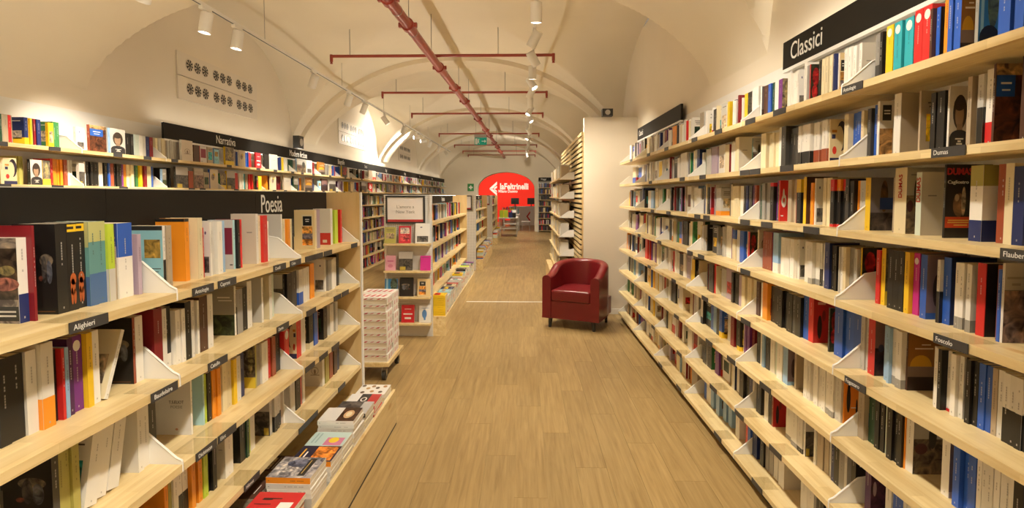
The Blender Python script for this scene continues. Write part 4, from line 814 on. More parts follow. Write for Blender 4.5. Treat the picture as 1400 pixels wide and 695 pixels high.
ARTS['spots'] = [('r', 0, 1, 0, 1, (.76, .73, .68))] + [('e', a, b, .11, .07, c) for a, b, c in ((.2, .2, (.1, .06, .03)), (.3, .5, (.45, .25, .08)), (.25, .8, (.12, .08, .05)), (.6, .3, (.5, .3, .1)), (.65, .62, (.1, .06, .03)), (.8, .85, (.4, .2, .06)), (.85, .1, (.12, .08, .05)), (.8, .45, (.3, .16, .06)))]
ARTS['bwman'] = [('r', 0, 1, 0, 1, (.5, .49, .48)), ('r', 0, 1, 0, .7, (.08, .08, .09), 1)]
ST = [  # y centre, books, top art, side colour, words
 (1.72, 6, 'photo', 'w', 'dark framed'), (1.94, 6, 'olive', 'Y', 'olive and yellow'), (2.17, 7, 'redlab', 'r', 'red with white label'), (2.43, 8, 'swirl', 'o', 'grey swirl and black band'), (2.65, 6, 'pattern', 'o', 'navy with orange pattern'), (2.83, 6, 'paleteal', 'q', 'pale teal and pink'),
 (3.03, 8, 'coffee', 'w', 'white and dark brown coffee picture'), (3.24, 6, 'bwman', 'd', 'black and white portrait'), (3.46, 5, 'trio', 'r', 'white black and red'), (3.70, 4, 'spots', 'w', 'spotted white')]
for y, n, art, sc_, wd in ST:
    z = .2055
    for k in range(n):
        th = RNG.uniform(.021, .027); top = k == n - 1
        col = PAL[sc_] if (top or art in ('trio', 'redlab')) else PAL[RNG.choice('wwwwwcG')]
        flat_book(-1.045 + RNG.uniform(-.005, .005), y + RNG.uniform(-.004, .004), z, .20, .19 if art not in ('pattern', 'paleteal') else .165, th, col if not top else PAL['w'], vary(col, .08), ARTS[art] if top else None,
                  (f'topmost {wd} book of its stack on the Poesia plinth' if top else f'{"lowest" if k == 0 else NTH[k] + " lowest"} book under the {wd} cover on Poesia plinth'), 'stacked books on the Poesia plinth', RNG.uniform(-.02, .02))
        z += th + .0004
# second, shadowed column of stacks behind, under the lowest shelf
for y in (2.12, 2.36, 2.60):
    z = .2055
    for k in range(5):
        flat_book(-1.27, y, z, .19, .16, .024, PAL['R'] if y < 2.3 else PAL['z'], PAL['R'] if y < 2.3 else PAL['x'], None, f"{NTH[k]} book up in the {'burgundy' if y < 2.3 else ('tan' if y < 2.5 else 'shadowed brown')} stack under the lowest Poesia shelf", 'stacked books under the lowest Poesia shelf')
        z += .0244
GW = ['ochre', 'white and red', 'pale blue', 'navy', 'cream', 'scarlet', 'grey', 'white', 'yellow', 'teal', 'black', 'tan', 'lime', 'mauve', 'rust', 'green', 'violet', 'amber']
GC = 'ywqncrGwytkxlvuepo'
for i in range(17):
    y = 6.42 + i * .218; z = .2355; n = RNG.choice((7, 8, 9)) if i else 9
    for k in range(n):
        c = 'y' if i == 0 else (GC[i] if k == n - 1 else RNG.choice('wwwcGqry' + GC[i]))
        th = RNG.uniform(.022, .030)
        flat_book(-1.01, y, z, .165, .19, th, vary(PAL[c]), vary(PAL[c] if i == 0 or RNG.random() < .5 else PAL['w']), None if k == n - 1 else 'none', f"{'topmost' if k == n - 1 else ('lowest' if k == 0 else NTH[k] + ' from bottom')} book in {GW[i]}-topped stack on New York gondola plinth", 'stacked books on the New York gondola plinth')
        z += th + .0004
# farther stacks, too small to tell apart
FAR = MB()
for (ga, gb) in ((12.1, 15.5), (18.3, 21.5)):
    y = ga
    while y < gb:
        z = .2355
        for k in range(RNG.choice((6, 7, 8, 9))):
            c = vary(PAL[RNG.choice('wwwcGqryob')]); FAR.box(-1.06, -.925, y, y + .19, z, z + .024, col=c); z += .0244
        y += .22
tag(FAR.build('stacked_books', M['book']), 'small stacks of books on the farther gondola plinths', 'book', kind='stuff')

# ================================================================ TROLLEY OF WRAPPED BOOKS
tr = empty('book_dolly', (-1.372, 5.02, 0), 'low pine dolly on black castors carrying white boxed books', 'trolley')
mb = MB(); mb.box(-.21, .172, -.29, .30, .130, .165); mb.build('platform', M['pine'], tr)
mb = MB(); mb.box(-.19, .10, -.24, .26, .108, .130); mb.build('frame', M['grey'], tr)
for sx in (-.15, .12):
    for sy in (-.24, .24):
        mb = MB(); mb.tube((sx - .016, sy, .042), (sx + .016, sy, .042), .042, seg=16); w = mb.build('castor', M['dark'], tr, smooth=30)
        mb = MB(); mb.box(sx - .024, sx - .019, sy - .02, sy + .02, .04, .1); mb.box(sx + .019, sx + .024, sy - .02, sy + .02, .04, .1); mb.build('fork', M['steel'], w)
lay = ['lowest', 'second', 'third', 'fourth', 'fifth', 'sixth', 'seventh', 'eighth', 'topmost']
for row, yy in (('front', -.155), ('rear', .085)):
    for k in range(9):
        mb, pg = MB(), MB(); th = .064; wx, wy = .30, .22
        mb.box(-wx / 2, wx / 2, -wy / 2, wy / 2, 0, .004, col=PAL['w']); mb.box(-wx / 2, wx / 2, -wy / 2, wy / 2, th - .022, th - .001, col=PAL['w']); mb.box(wx / 2 - .004, wx / 2, -wy / 2, wy / 2, .004, th - .022, col=PAL['w']); mb.box(-wx / 2, -wx / 2 + .014, -wy / 2, wy / 2, .004, th - .022, col=PAL['k'])
        for q in range(5):
            x = -wx / 2 + .03 + q * .055 + RNG.uniform(-.01, .01); mb.face([(x, -wy / 2 - .0006, th - .02), (x + .03, -wy / 2 - .0006, th - .016), (x + .045, -wy / 2 - .0006, th - .004), (x + .02, -wy / 2 - .0006, th - .008)], (.5, .03, .05) if q % 2 else (.6, .3, .3))
            y = -wy / 2 + .02 + q * .04; mb.face([(wx / 2 + .0006, y, .012), (wx / 2 + .0006, y + .02, .01), (wx / 2 + .0006, y + .03, th - .012), (wx / 2 + .0006, y + .012, th - .02)], (.5, .03, .05) if q % 2 else (.7, .6, .58))
            mb.face([(-wx / 2 + .03 + q * .05, -.05, th - .0004), (-wx / 2 + .06 + q * .05, -.06, th - .0004), (-wx / 2 + .07 + q * .05, .06, th - .0004), (-wx / 2 + .05 + q * .05, .05, th - .0004)], (.55, .06, .08))
        pg.box(-wx / 2 + .014, wx / 2 - .004, -wy / 2 + .004, wy / 2 - .004, .004, th - .022)
        o = mb.build('boxed_book', [M['book']]); pg.build('page_block', M['pages'], o)
        o.location = (-1.372 + RNG.uniform(-.006, .006), 5.02 + yy + RNG.uniform(-.004, .004), .1655 + k * (th + .0005)); o.rotation_euler = (0, 0, RNG.uniform(-.02, .02))
        tag(o, f'{lay[k]} white and red boxed book in the {row} pile on the dolly', 'book', 'boxed books on the dolly')

# ================================================================ ARMCHAIR
def armchair():
    u = empty('armchair', (.70, 6.93, 0), 'red leather tub armchair in front of the plain partition wall', 'armchair', None, math.radians(-24)); u.scale = (1.06, 1.06, 1.04)
    hw, dep, thk, zb = .345, .33, .105, .12
    # U-shaped path seen from above, front is -y
    path = []
    n = 40
    for k in range(n + 1):
        t = k / n
        # half perimeter: straight arm, round back, straight arm
        if t < .3: path.append((-hw, -dep + (t / .3) * (dep + .02), -1, 0))
        elif t > .7: path.append((hw, .02 - ((t - .7) / .3) * (dep + .02), 1, 0))
        else:
            a = math.pi * (t - .3) / .4; path.append((-hw * math.cos(a), .02 + .33 * math.sin(a), -math.cos(a), math.sin(a)))
    def height(t):
        s_ = 1 - abs(2 * t - 1); s_ = min(1, max(0, (s_ - .12) / .75)); s_ = s_ * s_ * (3 - 2 * s_); return .635 + .15 * s_
    rows = []
    for k, (x, y, nx, ny) in enumerate(path):
        H = height(k / n); r = thk / 2; ln = math.hypot(nx, ny); nx, ny = nx / ln, ny / ln
        prof = [(0, zb), (0, H - r * .8)] + [(-r + r * math.cos(a), H - r * .8 + r * .8 * math.sin(a)) for a in [math.pi * q / 8 for q in range(1, 8)]] + [(-thk, H - r * .8), (-thk, .30), (-thk, zb)]
        rows.append([(x + nx * p, y + ny * p, z) for p, z in prof])
    mb = MB(); mb.grid(rows, closed=True)
    i = 0; m = len(rows[0]); mb.idx(list(range(m))); mb.idx([n * m + q for q in reversed(range(m))])
    s = mb.build('shell', M['leather'], u, smooth=50)
    # base under the seat
    mb = MB(); mb.box(-hw + .03, hw - .03, -dep + .012, .30, zb, .33); mb.build('base', M['leather'], u)
    bm = bmesh.new(); bmesh.ops.create_cube(bm, size=1)
    for v in bm.verts: v.co = Vector((v.co.x * (2 * hw - 2 * thk - .006), v.co.y * .56, v.co.z * .135))
    bmesh.ops.bevel(bm, geom=list(bm.edges), offset=.03, segments=4, affect='EDGES', profile=.6)
    for v in bm.verts:
        if v.co.z > 0: v.co.z += .02 * (1 - (v.co.x / .24) ** 2) * (1 - (v.co.y / .28) ** 2)
    me = bpy.data.meshes.new('seat_cushion'); bm.to_mesh(me); bm.free(); me.materials.append(M['leather']); me.shade_smooth()
    link_mesh('seat_cushion', me, u, (0, -.055, .398))
    for sx in (-1, 1):
        for sy, yy in ((-1, -dep + .06), (1, .24)):
            mb = MB(); mb.tube((sx * (hw - .075), yy, 0), (sx * (hw - .085), yy, zb), .017, .027, seg=10); mb.build('leg', M['dark'], u, smooth=40)
    # piping along the outer base
    mb = MB()
    for a, b in zip(path, path[1:]): mb.tube((a[0] * 1.004, a[1], zb + .012), (b[0] * 1.004, b[1], zb + .012), .004, seg=6)
    mb.build('piping', M['leather'], u, smooth=60)
armchair()

# ================================================================ SLATTED WALL WITH SHELVES
sl = empty('slat_shelf', (.80, PY + .02, 0), 'tall slatted pine stand with pale books, edge-on beside the partition', 'shelf')
SLEN = 4.2
mb = MB(); mb.box(0, .022, .03, SLEN, 0, .022); me = None
ms = MB(); ms.box(-.02, 0.0, 0, SLEN, 0, .042); me_slat = ms.mesh('slat', [M['pine']])
for k in range(34): link_mesh('slat', me_slat, sl, (-.002, 0, .12 + k * .0715))
for yy in (0.02, SLEN / 2, SLEN - .05):
    mb = MB(); mb.box(.0, .022, yy, yy + .045, 0, 2.53); mb.build('post', M['pine_v'], sl)
mb = MB(); mb.box(.0225, .026, .03, SLEN, .1, 2.5); mb.build('gap_shade_sheet', M['kick_and_gap_shade'], sl)  # dark sheet added in place of the unlit void behind the slats
for k, z in enumerate((.42, .72, 1.02, 1.32, 1.62, 1.92)):
    L = SLEN - .15; mb = MB(); mb.box(-.27, -.024, .95, L, -.022, 0); mb.build('shelf_board', M['pine'], sl, loc=(0, 0, z))
    for yy in (.95, 1.8, 2.6, L):
        mb = MB(); mb.prism([(-.265, -.02), (-.024, -.02), (-.024, .10), (-.12, .085)], 'y', yy - .002, yy + .002); mb.build('bracket', M['white'], sl, loc=(0, 0, z))
    fill('R', .80 - .235, PY + .99, PY + .02 + L, z, 'wwwwwwccccxGG', .92, hmax=.215, face=0, detail=0)
mb = MB(); mb.box(-.36, -.03, 1.2, 3.4, .0, .36); mb.box(-.355, -.03, .9, 1.15, .0, .30); mb.build('base_crate', M['pine_v'], sl)

# ================================================================ CEILING PIPES
PIPE_Z = 3.42
pipe = empty('sprinkler_pipe', (0, 0, 0), 'thick dark red pipe running along the vault with clamps', 'pipe')
pts = [(-1.27, -2.0, 3.40), (-1.213, 5.0, 3.40), (-1.167, 7.4, 3.40), (-1.13, 9.15, 3.40), (-1.06, 12.7, 3.40), (-.98, 18.5, 3.38), (-.90, 24.7, 3.36)]
mb = MB()
for a, b in zip(pts, pts[1:]): mb.tube(a, b, .052, seg=16, cap=False)
mb.build('main_run', M['pipe'], pipe, smooth=60)
def pipe_at(y):
    for a, b in zip(pts, pts[1:]):
        if a[1] <= y <= b[1]: t = (y - a[1]) / (b[1] - a[1]); return Vector(a).lerp(Vector(b), t)
for k, y in enumerate((4.93, 5.68, 7.55, 8.96, 10.2, 12.55, 14.6, 16.0, 18.0, 19.6, 21.6)):
    p = pipe_at(y); mb = MB(); mb.tube((p.x, y - .045, p.z), (p.x, y + .045, p.z), .068, seg=16)
    for s_ in (-1, 1): mb.box(p.x + s_ * .075 - .020, p.x + s_ * .075 + .020, y - .022, y + .022, p.z - .022, p.z + .022)
    mb.build('clamp', M['pipe'], pipe, smooth=35)
for y in (5.72, 6.95, 9.4, 10.8, 13.2, 15.8, 18.9):
    p = pipe_at(y); mb = MB(); mb.tube((p.x, y, p.z + .05), (p.x, y, z_vault(p.x, y)), .005, seg=6); mb.build('hanger_rod', M['steel'], pipe)
for y in (5.22, 5.9, 7.9):
    p = pipe_at(y); mb = MB(); mb.tube((p.x, y, p.z), (p.x, y + .012, p.z), .0555, seg=16); mb.build('joint_ring', M['steel'], pipe, smooth=30)
bl_lab = ['with longest span crossing the vault', 'second crossing the vault', 'third crossing the vault', 'fourth, above the exit sign', 'fifth, behind the exit sign', 'sixth, beyond the exit sign', 'last before the red wall']
for k, y in enumerate((7.3, 9.88, 12.4, 16.3, 19.8, 22.4, 24.4)):
    c = pipe_at(y); zc = c.z + .10
    o = empty('branch_pipe', (0, y, zc), f'thin dark red branch pipe {bl_lab[k]}', 'pipe', 'branch pipes across the vault')
    x0, x1 = -2.57 + .01 * k, .38 + .015 * k
    mb = MB(); mb.tube((x0, 0, 0), (x1, 0, 0), .02, seg=10); mb.build('run', M['pipe'], o, smooth=60)
    mb = MB(); mb.tube((c.x, 0, -.01), (c.x, 0, c.z - zc + .054), .014, seg=8); mb.build('tee', M['pipe'], o, smooth=60)
    for x in (x0, x1):
        mb = MB(); mb.tube((x, 0, .021), (x, 0, -.075), .021, seg=10); mb.tube((x, 0, -.075), (x, 0, -.10), .013, .02, seg=8); mb.build('sprinkler_head', M['pipe'], o, smooth=50)
    for x in (x0 + .25, -.35):
        mb = MB(); mb.tube((x, 0, .0), (x, 0, z_vault(x, y) - zc), .005, seg=6); mb.build('hanger_rod', M['steel'], o)

# ================================================================ TRACK LIGHTS
def track(x, z, y0, y1, label, col):
    t = empty('light_track', (x, y0, z), label, 'light track'); L = y1 - y0
    mb = MB(); mb.box(-.013, .013, 0, L, 0, .026); mb.build('rail', M['lamp_white'], t)
    mb = MB(); mb.box(-.0075, .0075, 0.01, L - .01, -.0012, 0.001); mb.build('groove', M[col], t)
    y = 1.0
    while y < L:
        mb = MB(); mb.tube((0, y, .03), (0, y, z_vault(x, y0 + y) - z), .003, seg=6); mb.build('hanger_rod', M['steel'], t); y += 2.4
    return t
TX_L, TZ_L, TX_R, TZ_R = -2.7, 3.24, .10, 3.36
track(TX_L, TZ_L, -2.5, 20.0, 'white light track with dark groove above the Narrativa side', 'dark')
track(TX_R, TZ_R, -2.5, 23.5, 'white light track hanging beside the red pipe', 'dark')
spot_data = {}
def spotlight(x, y, z, aim, label, power=1.0, cone=95, lit=True):
    a = Vector(aim) - Vector((x, y, z - .16)); a.normalize()
    o = empty('spotlight', (x, y, z), label, 'lamp', 'white track spotlights')
    mb = MB(); mb.box(-.017, .017, -.07, .07, -.03, 0); mb.tube((0, 0, -.03), (0, 0, -.10), .012, seg=8); mb.build('adapter', M['lamp_white'], o, smooth=35)
    q = a.to_track_quat('-Z', 'Y').to_matrix().to_4x4(); T = Matrix.Translation((0, 0, -.13)) @ q
    mb = MB(); n = 20
    prof = [(.0, .085), (.047, .085), (.05, .08), (.05, -.085), (.046, -.085), (.042, -.07), (.0, -.07)]
    mb.grid([[T @ Vector((r * math.cos(2 * math.pi * k / n), r * math.sin(2 * math.pi * k / n), zz)) for k in range(n)] for r, zz in prof], closed=True)
    mb.build('lamp_body', M['lamp_white'], o, smooth=40)
    mb = MB(); mb.face([T @ Vector((.041 * math.cos(2 * math.pi * k / n), .041 * math.sin(2 * math.pi * k / n), -.072)) for k in reversed(range(n))]); mb.build('lens', M['lens'], o)
    if lit:
        key = (round(power, 2), cone)
        if key not in spot_data:
            ld = bpy.data.lights.new('spot_beam', 'SPOT'); ld.energy = LAMP_W * power; ld.color = WARM; ld.spot_size = math.radians(cone); ld.spot_blend = .8; ld.shadow_soft_size = .05; spot_data[key] = ld
        lo = bpy.data.objects.new('spot_beam', spot_data[key]); COL.objects.link(lo); lo.parent = o
        lo.matrix_local = Matrix.Translation(Vector((0, 0, -.13)) + a * .09) @ q
    return o
def nth(i): return NTH[i] if i < 20 else NTH[i - 20]
for i, y in enumerate((-1.6, .2, 1.5, 2.8, 3.9, 4.64, 5.15, 7.0, 8.4, 9.2, 10.6, 12.2, 13.7, 14.6, 15.6, 17.2, 18.8)):
    tgt = [(-3.45, y + .4, 1.6), (-1.3, y + .5, 1.0), (-3.4, y + .5, 1.5)][i % 3]
    pw = (2.6 if i % 3 != 1 else 1.2) if y < 6 else (1.9 if y < 11 else 1.1)
    if y in (3.9, 7.0): tgt = (-3.45, y + .5, 1.6); pw = 2.4
    if y in (4.64, 5.15): tgt = (-3.1, y - .1, .6); pw = 2.0
    if y in (13.7, 14.6): tgt = (-3.75, y - .6, 2.9); pw = 1.8
    spotlight(TX_L, y, TZ_L, tgt, f'{NTH[i]} white cylindrical spotlight along the Narrativa side track', pw, 66 if y not in (13.7, 14.6) else 95)
for i, y in enumerate((-1.8, -.6, .3, 1.0, 1.7, 2.4, 3.1, 3.9, 4.8, 5.6, 6.4, 7.1, 7.8, 8.5, 9.4, 10.3, 11.3, 12.3, 13.5, 14.8)):
    tgt = [(1.4, y + (.9 if y < 5 or i % 4 else -.7), 1.1), (-1.25, y + (1.0 if y < 5 or i % 4 == 1 else -.7), .75)][i % 2]
    if i % 3 == 2: tgt = (.1, y + .5, 0)
    spotlight(TX_R, y, TZ_R, tgt, f'{NTH[i]} white spotlight along the middle track', 1.4 if y < 10 else 1.7, 95 if i % 3 == 2 else 84)
for i, y in enumerate((16.2, 17.8, 19.5, 21.4, 23.2)):
    spotlight(TX_R, y, TZ_R, [(.5, y + .5, 1), (-1.3, y + .8, .8), (-1.2, 24.9, 2.6)][i % 3], f'{NTH[i]} white spotlight on the far end of the middle track', 2.2)
# strip lamps added out of sight on the bookcases to brighten vault and walls
UP_W = 6.0
def strip(x, ya, yb, z, label, aimx, watt=None):
    o = empty('added_strip_lamp', (x, (ya + yb) / 2, z), label, 'lamp', 'added strip lamps by the headers'); L = (yb - ya) / 2
    mb = MB(); mb.box(-.012, .012, -L, L, 0, .006); mb.build('housing', M['lamp_white'], o)
    for yy in (-L + .05, 0, L - .05): mb = MB(); mb.box(*((-.05, -.008) if x in (-1.28,) else ((.008, .074) if x == -1.50 else (-.02, -.008))), yy - .01, yy + .01, 0.0, .004); mb.build('clip', M['grey'], o)
    mb = MB(); mb.box(-.009, .009, -L + .01, L - .01, .006, .009); mb.build('diffuser', M['strip'], o)
    ld = bpy.data.lights.new('added_strip_beam', 'AREA'); ld.shape = 'RECTANGLE'; ld.size = .03; ld.size_y = 2 * L; ld.energy = (watt or ADDED_STRIP_W) * (yb - ya); ld.color = WARM
    lo = bpy.data.objects.new('added_strip_beam', ld); COL.objects.link(lo); lo.parent = o; lo.location = (0, 0, .012); lo.rotation_euler = (math.pi, math.radians(aimx), 0)
strip(-3.62, 5.4, 14.7, 2.376, 'added slim strip lamp lying on the nearer Narrativa header', 0)
strip(-3.62, 14.8, 24.1, 2.376, 'added slim strip lamp lying on the farther Narrativa header', 0)
strip(-1.50, .8, 3.4, 1.652, 'added slim uplight strip hidden behind the Poesia header board', 0, 15.0)
strip(1.53, -2.5, 3.2, 2.40, 'added slim strip lamp hidden behind the Classici header', 0, 4.0)
strip(-1.28, 6.4, 10.05, 1.643, 'added slim uplight strip fixed inside the top of the New York gondola', 0, 5.5)
strip(-1.28, 12.1, 15.5, 1.643, 'added slim uplight strip fixed inside the top of the middle gondola', 0, UP_W)
strip(-1.28, 18.3, 21.5, 1.643, 'added slim uplight strip fixed inside the top of the last gondola', 0, UP_W)

# ================================================================ WALL AND CEILING FITTINGS
for k, (ya, yb) in enumerate(((5.86, 7.60), (10.95, 12.85), (16.2, 17.9))):
    o = empty('vent_panel', (XL, (ya + yb) / 2, 2.70), f"cream air vent panel with two rows of round nozzles, {('over the Narrativa lettering', 'second along the vault wall', 'third and most distant one')[k]}", 'vent', 'round-nozzle vent panels')
    L = (yb - ya) / 2
    for r in range(2):
        mb = MB(); mb.box(0.001, .018, -L, L, r * .26, r * .26 + .252); pnl = mb.build('panel', M['vent'], o)
        for g in range(3):
            for q in range(3):
                yy = -L + L * 2 * (.10 + .30 * g + .085 * q) + .03; zz = r * .26 + .135; R_ = .071
                mb = MB(); mb.tube((.017, yy, zz), (.024, yy, zz), R_, R_ * .94, seg=18, col=(.7, .63, .52)); mb.tube((.0245, yy, zz), (.025, yy, zz), R_ * .86, seg=18, col=(.02, .018, .015))
                for s_ in range(8):
                    a = 2 * math.pi * s_ / 8; b = a + .26; c0, c1 = R_ * .25, R_ * .84
                    mb.face([(.028, yy + c0 * math.cos(a), zz + c0 * math.sin(a)), (.028, yy + c1 * math.cos(a), zz + c1 * math.sin(a)), (.028, yy + c1 * math.cos(b), zz + c1 * math.sin(b)), (.028, yy + c0 * math.cos(b), zz + c0 * math.sin(b))], (.68, .61, .5))
                mb.build('nozzle', M['book'], pnl)
ex = empty('exit_sign', (-1.36, 17.0, 3.22), 'green lit emergency exit sign with running figure and arrow', 'sign')
mb = MB(); mb.box(-.20, .20, -.03, .03, .23, .33); mb.build('housing', M['grey'], ex)
mb = MB(); mb.box(-.19, .19, -.008, .008, 0, .225); mb.build('panel', M['green'], ex)
mb = MB(); mb.box(.03, .12, -.011, -.009, .10, .125); mb.prism([(.12, .165), (.17, .1125), (.12, .06)], 'y', -.011, -.009); mb.build('arrow', M['letter'], ex)
mb = MB(); mb.box(-.17, -.10, -.0105, -.009, .02, .20); mb.build('doorway', M['letter'], ex)
mb = MB(); mb.box(-.09, -.05, -.0112, -.009, .09, .15); mb.tube((-.06, -.0112, .175), (-.06, -.009, .175), .018, seg=10); mb.prism([(-.085, .10), (-.06, .09), (-.03, .03), (-.045, .03)], 'y', -.0112, -.009); mb.prism([(-.085, .10), (-.07, .09), (-.10, .03), (-.115, .03)], 'y', -.0112, -.009); mb.build('running_figure', M['letter'], ex)
for x in (-.15, .15): mb = MB(); mb.tube((x, 0, .33), (x, 0, z_vault(-1.36, 17) - 3.22), .004, seg=6); mb.build('hanger_rod', M['steel'], ex)
fa = empty('safety_sign', (-2.45, Y1 - .01, 1.85), 'small green safety sign on the pale end wall', 'sign')
mb = MB(); mb.box(-.14, .14, -.006, .004, 0, .34); mb.build('plate', mat('safety_green', (.05, .28, .08), .5), fa)
mb = MB(); mb.box(-.03, .03, -.009, -.006, .08, .26); mb.box(-.09, -.03, -.009, -.006, .14, .2); mb.box(.03, .09, -.009, -.006, .14, .2); mb.build('cross', M['letter'], fa)
sp = empty('loudspeaker', (1.12, PY - .10, 2.60), 'small black loudspeaker box on top of the partition', 'speaker'); 
mb = MB(); mb.box(-.07, .07, -.02, .10, .122, .22); mb.build('case', M['dark'], sp)
mb = MB(); mb.tube((0, -.026, .17), (0, -.02, .17), .035, seg=14); mb.build('cone', M['grey'], sp)
sp2 = empty('loudspeaker', (-3.62, 9.3 - .6, 2.40), 'small black loudspeaker on the Narrativa header', 'speaker')
mb = MB(); mb.box(-.05, .05, -.09, .09, 0, .2); mb.build('case', M['dark'], sp2); mb = MB(); mb.tube((.05, 0, .1), (.054, 0, .1), .06, seg=14); mb.build('cone', M['grey'], sp2)

# ================================================================ FAR END
logo = empty('wall_lettering', (0, RED_Y - .01, 0), 'white bookshop name and feather emblem on the red wall', 'sign')
def at_red(px, py): # point of the red wall under a pixel
    k = (px - 717) / FPX; return k * RED_Y * 1.0, CAM_H + (267.5 - py) / FPX * RED_Y
x0, z0 = at_red(703, 255.5); text('laFeltrinelli', .52, (x0, 0, z0), FACE_C, M['letter'], logo, bold=.016, ext=.01, sx=.78)
x0, z0 = at_red(694.5, 261.8); text('Milano Duomo', .24, (x0, 0, z0), FACE_C, M['letter'], logo, bold=.006, ext=.01, sx=.82)
mb = MB()
def fq(*pp): mb.prism([at_red(*p) for p in pp], 'y', -.02, 0)
fq((669, 258), (679.5, 248.5), (679.5, 252.5), (673.5, 258.3)); fq((669, 258.6), (673.5, 258.6), (679.5, 264), (679.5, 268)); fq((674.6, 257.6), (679.5, 254.2), (679.5, 257), (676.5, 258.8)); fq((674.6, 259.4), (676.5, 259), (679.5, 261), (679.5, 263))
mb.build('emblem', M['letter'], logo)
ct = empty('checkout_counter', (.1, 30.0, 0), 'white checkout counter with red emblem in front of the red wall', 'counter')
mb = MB(); mb.box(-.9, .75, 0, .6, 0, 1.0); mb.build('body', M['offwhite'], ct)
mb = MB(); mb.box(-.95, .8, -.05, .65, 1.0, 1.05); mb.build('top', M['white'], ct)
mb = MB(); mb.prism([(.0, .5), (.22, .8), (.22, .68), (.09, .5)], 'y', -.01, 0); mb.prism([(.0, .5), (.09, .5), (.22, .32), (.22, .2)], 'y', -.01, 0); mb.build('emblem', mat('counter_red', (.55, .03, .03), .5), ct)
for k, x in enumerate((-.62, .28)):
    o = empty('monitor', (.1 + x, 30.2, 1.05), f"black till monitor on the counter, {('beside the emblem', 'above the emblem')[k]}", 'monitor', 'till monitors')
    mb = MB(); mb.box(-.22, .22, 0, .03, .12, .46); mb.build('screen', M['dark'], o); mb = MB(); mb.box(-.03, .03, .01, .04, 0, .12); mb.box(-.1, .1, -.05, .1, 0, .015); mb.build('stand', M['dark'], o)
tb = empty('display_table', (-.62, 22.2, 0), 'pale display table with bright books before the checkout', 'table')
mb = MB(); mb.box(-.42, .35, -.4, 1.0, .72, .76); mb.build('top', M['offwhite'], tb)
mb = MB(); mb.box(-.40, .33, -.38, .98, .30, .33); mb.build('lower_shelf', M['offwhite'], tb)
for x in (-.38, .31):
    for y in (-.36, .94): mb = MB(); mb.box(x - .02, x + .02, y - .02, y + .02, 0, .72); mb.build('leg', M['grey'], tb)
for k, (c, x, y, h) in enumerate((('l', -.30, -.3, .30), ('l', -.12, -.3, .30), ('n', .06, -.3, .22), ('k', .2, -.28, .2), ('y', -.25, .1, .25), ('r', .0, .1, .28), ('w', .2, .15, .3), ('o', -.2, .5, .3), ('b', .1, .55, .25))):
    mb = MB(); mb.box(-.075, .075, -.02, .02, .002, h - .002, col=(.7, .64, .5)); mb.box(-.078, .078, -.024, -.02, 0, h, col=PAL[c]); mb.box(-.078, .078, .02, .024, 0, h, col=PAL[c]); mb.box(-.078, -.074, -.024, .024, 0, h, col=PAL[c])
    o = mb.build('table_book', M['book']); o.location = (-.62 + x, 22.2 + y, .7605); tag(o, f"{CNAME[c]} book standing on the pale display table, {NTH[k]} one counted from its aisle corner", 'book', 'books on the display table')
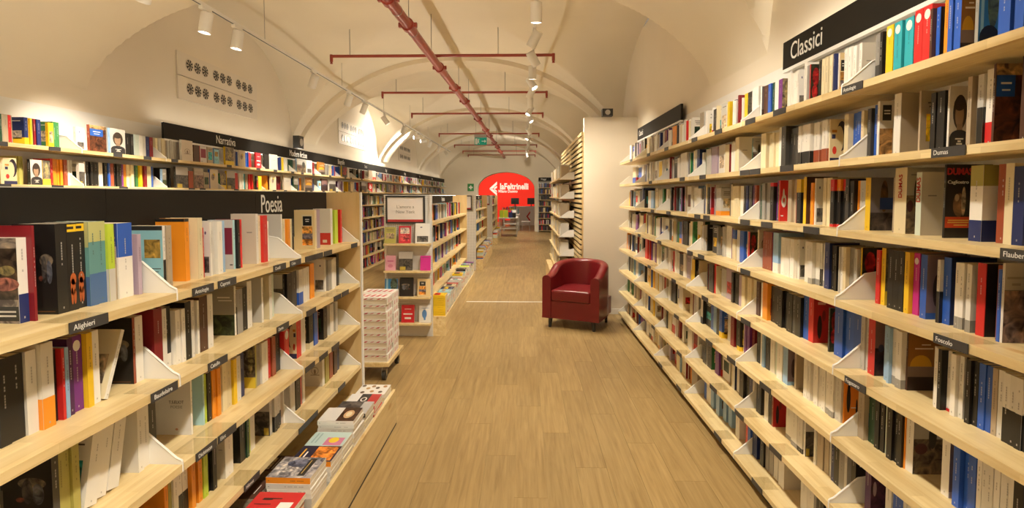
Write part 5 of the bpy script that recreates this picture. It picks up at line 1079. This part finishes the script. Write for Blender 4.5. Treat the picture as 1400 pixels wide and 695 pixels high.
for tn, (tx, ty, lab) in enumerate(((-.58, 25.9, 'second display table crowded with upright books beyond the arch'), (-.75, 28.0, 'third display table heaped with books by the checkout'))):
    t2 = copy_tree(tb); t2.location = (tx, ty, 0); t2['label'] = lab; t2['group'] = 'display tables before the checkout'; tb['group'] = 'display tables before the checkout'
    for k in range(12):
        c = 'wkgrboylnmGt'[k]; h = RNG.uniform(.2, .32); x = -.36 + .058 * k + RNG.uniform(0, .01); y = -.3 + .25 * (k % 4)
        mb = MB(); mb.box(-.018, .018, -.08, .08, .002, h - .002, col=(.7, .64, .5)); mb.box(-.02, -.018, -.082, .082, 0, h, col=PAL[c]); mb.box(.018, .02, -.082, .082, 0, h, col=PAL[c]); mb.box(-.02, .02, -.084, -.081, 0, h, col=PAL[c])
        o = mb.build('table_book', M['book']); o.location = (tx + x, ty + y, .7605); tag(o, f"{CNAME[c]} book standing on the {('second', 'third')[tn]} display table before the checkout", 'book', 'books on the display tables')
stl = empty('step_stool', (.07, 25.6, 0), 'pale grey step stool in the far aisle', 'stool')
mb = MB(); mb.box(-.2, .2, -.15, .15, .42, .45); mb.build('seat', M['white'], stl)
for x in (-.18, .18):
    for y in (-.13, .13): mb = MB(); mb.tube((x, y, 0), (x * .9, y * .9, .42), .014, seg=8); mb.build('leg', M['grey'], stl)
# bookcase facing the camera at the end
eb = empty('end_bookcase', (1.05, Y1 - .32, 0), 'dark-booked white bookcase against the far end wall', 'bookcase'); 
mb = MB(); mb.box(-.40, .42, .29, .30, 0, 2.3); mb.build('back_panel', M['offwhite'], eb)
for x in (-.42, .42): mb = MB(); mb.box(x - .012, x + .012, 0, .3, 0, 2.3); mb.build('upright', M['white'], eb)
for k in range(8):
    z = .08 + .275 * k; mb = MB(); mb.box(-.40, .40, 0, .29, z - .02, z); mb.build('shelf_board', M['pine'], eb)
    x = .66
    while x < 1.40:
        th = RNG.choice((.02, .03, .04)); h = RNG.uniform(.17, .22); STUFF.box(x, x + th - .001, Y1 - .25, Y1 - .1, z, z + h, col=vary(PAL[RNG.choice(DARK_MIX)])); x += th
mb = MB(); mb.box(-.42, .42, -.02, 0, 2.3, 2.46); mb.build('header_board', M['black'], eb)
text('Viaggi', .11, (-.2, -.022, 2.38), FACE_C, M['letter'], eb)
# unseen lamps added beyond the arch to brighten the far end
for k, x in enumerate((-2.4, -1.4, -.4)):
    o = spotlight(x, 29.0, 3.2, (x * .8 - .2, 33.8, 1.9), f"{NTH[k]} added white spotlight on the ceiling before the red wall", 3.2, 100)
# the mass of books too many to take one by one
stf = STUFF.build('shelved_books', [M['book'], M['art'], M['pages']]); tag(stf, 'all the smaller books standing on the farther shelves', 'book', 'small shelved books', 'stuff')
print('records', len(recs), 'chosen', len(chosen), 'stuff faces', len(STUFF.f), 'objects', len(SC.objects))
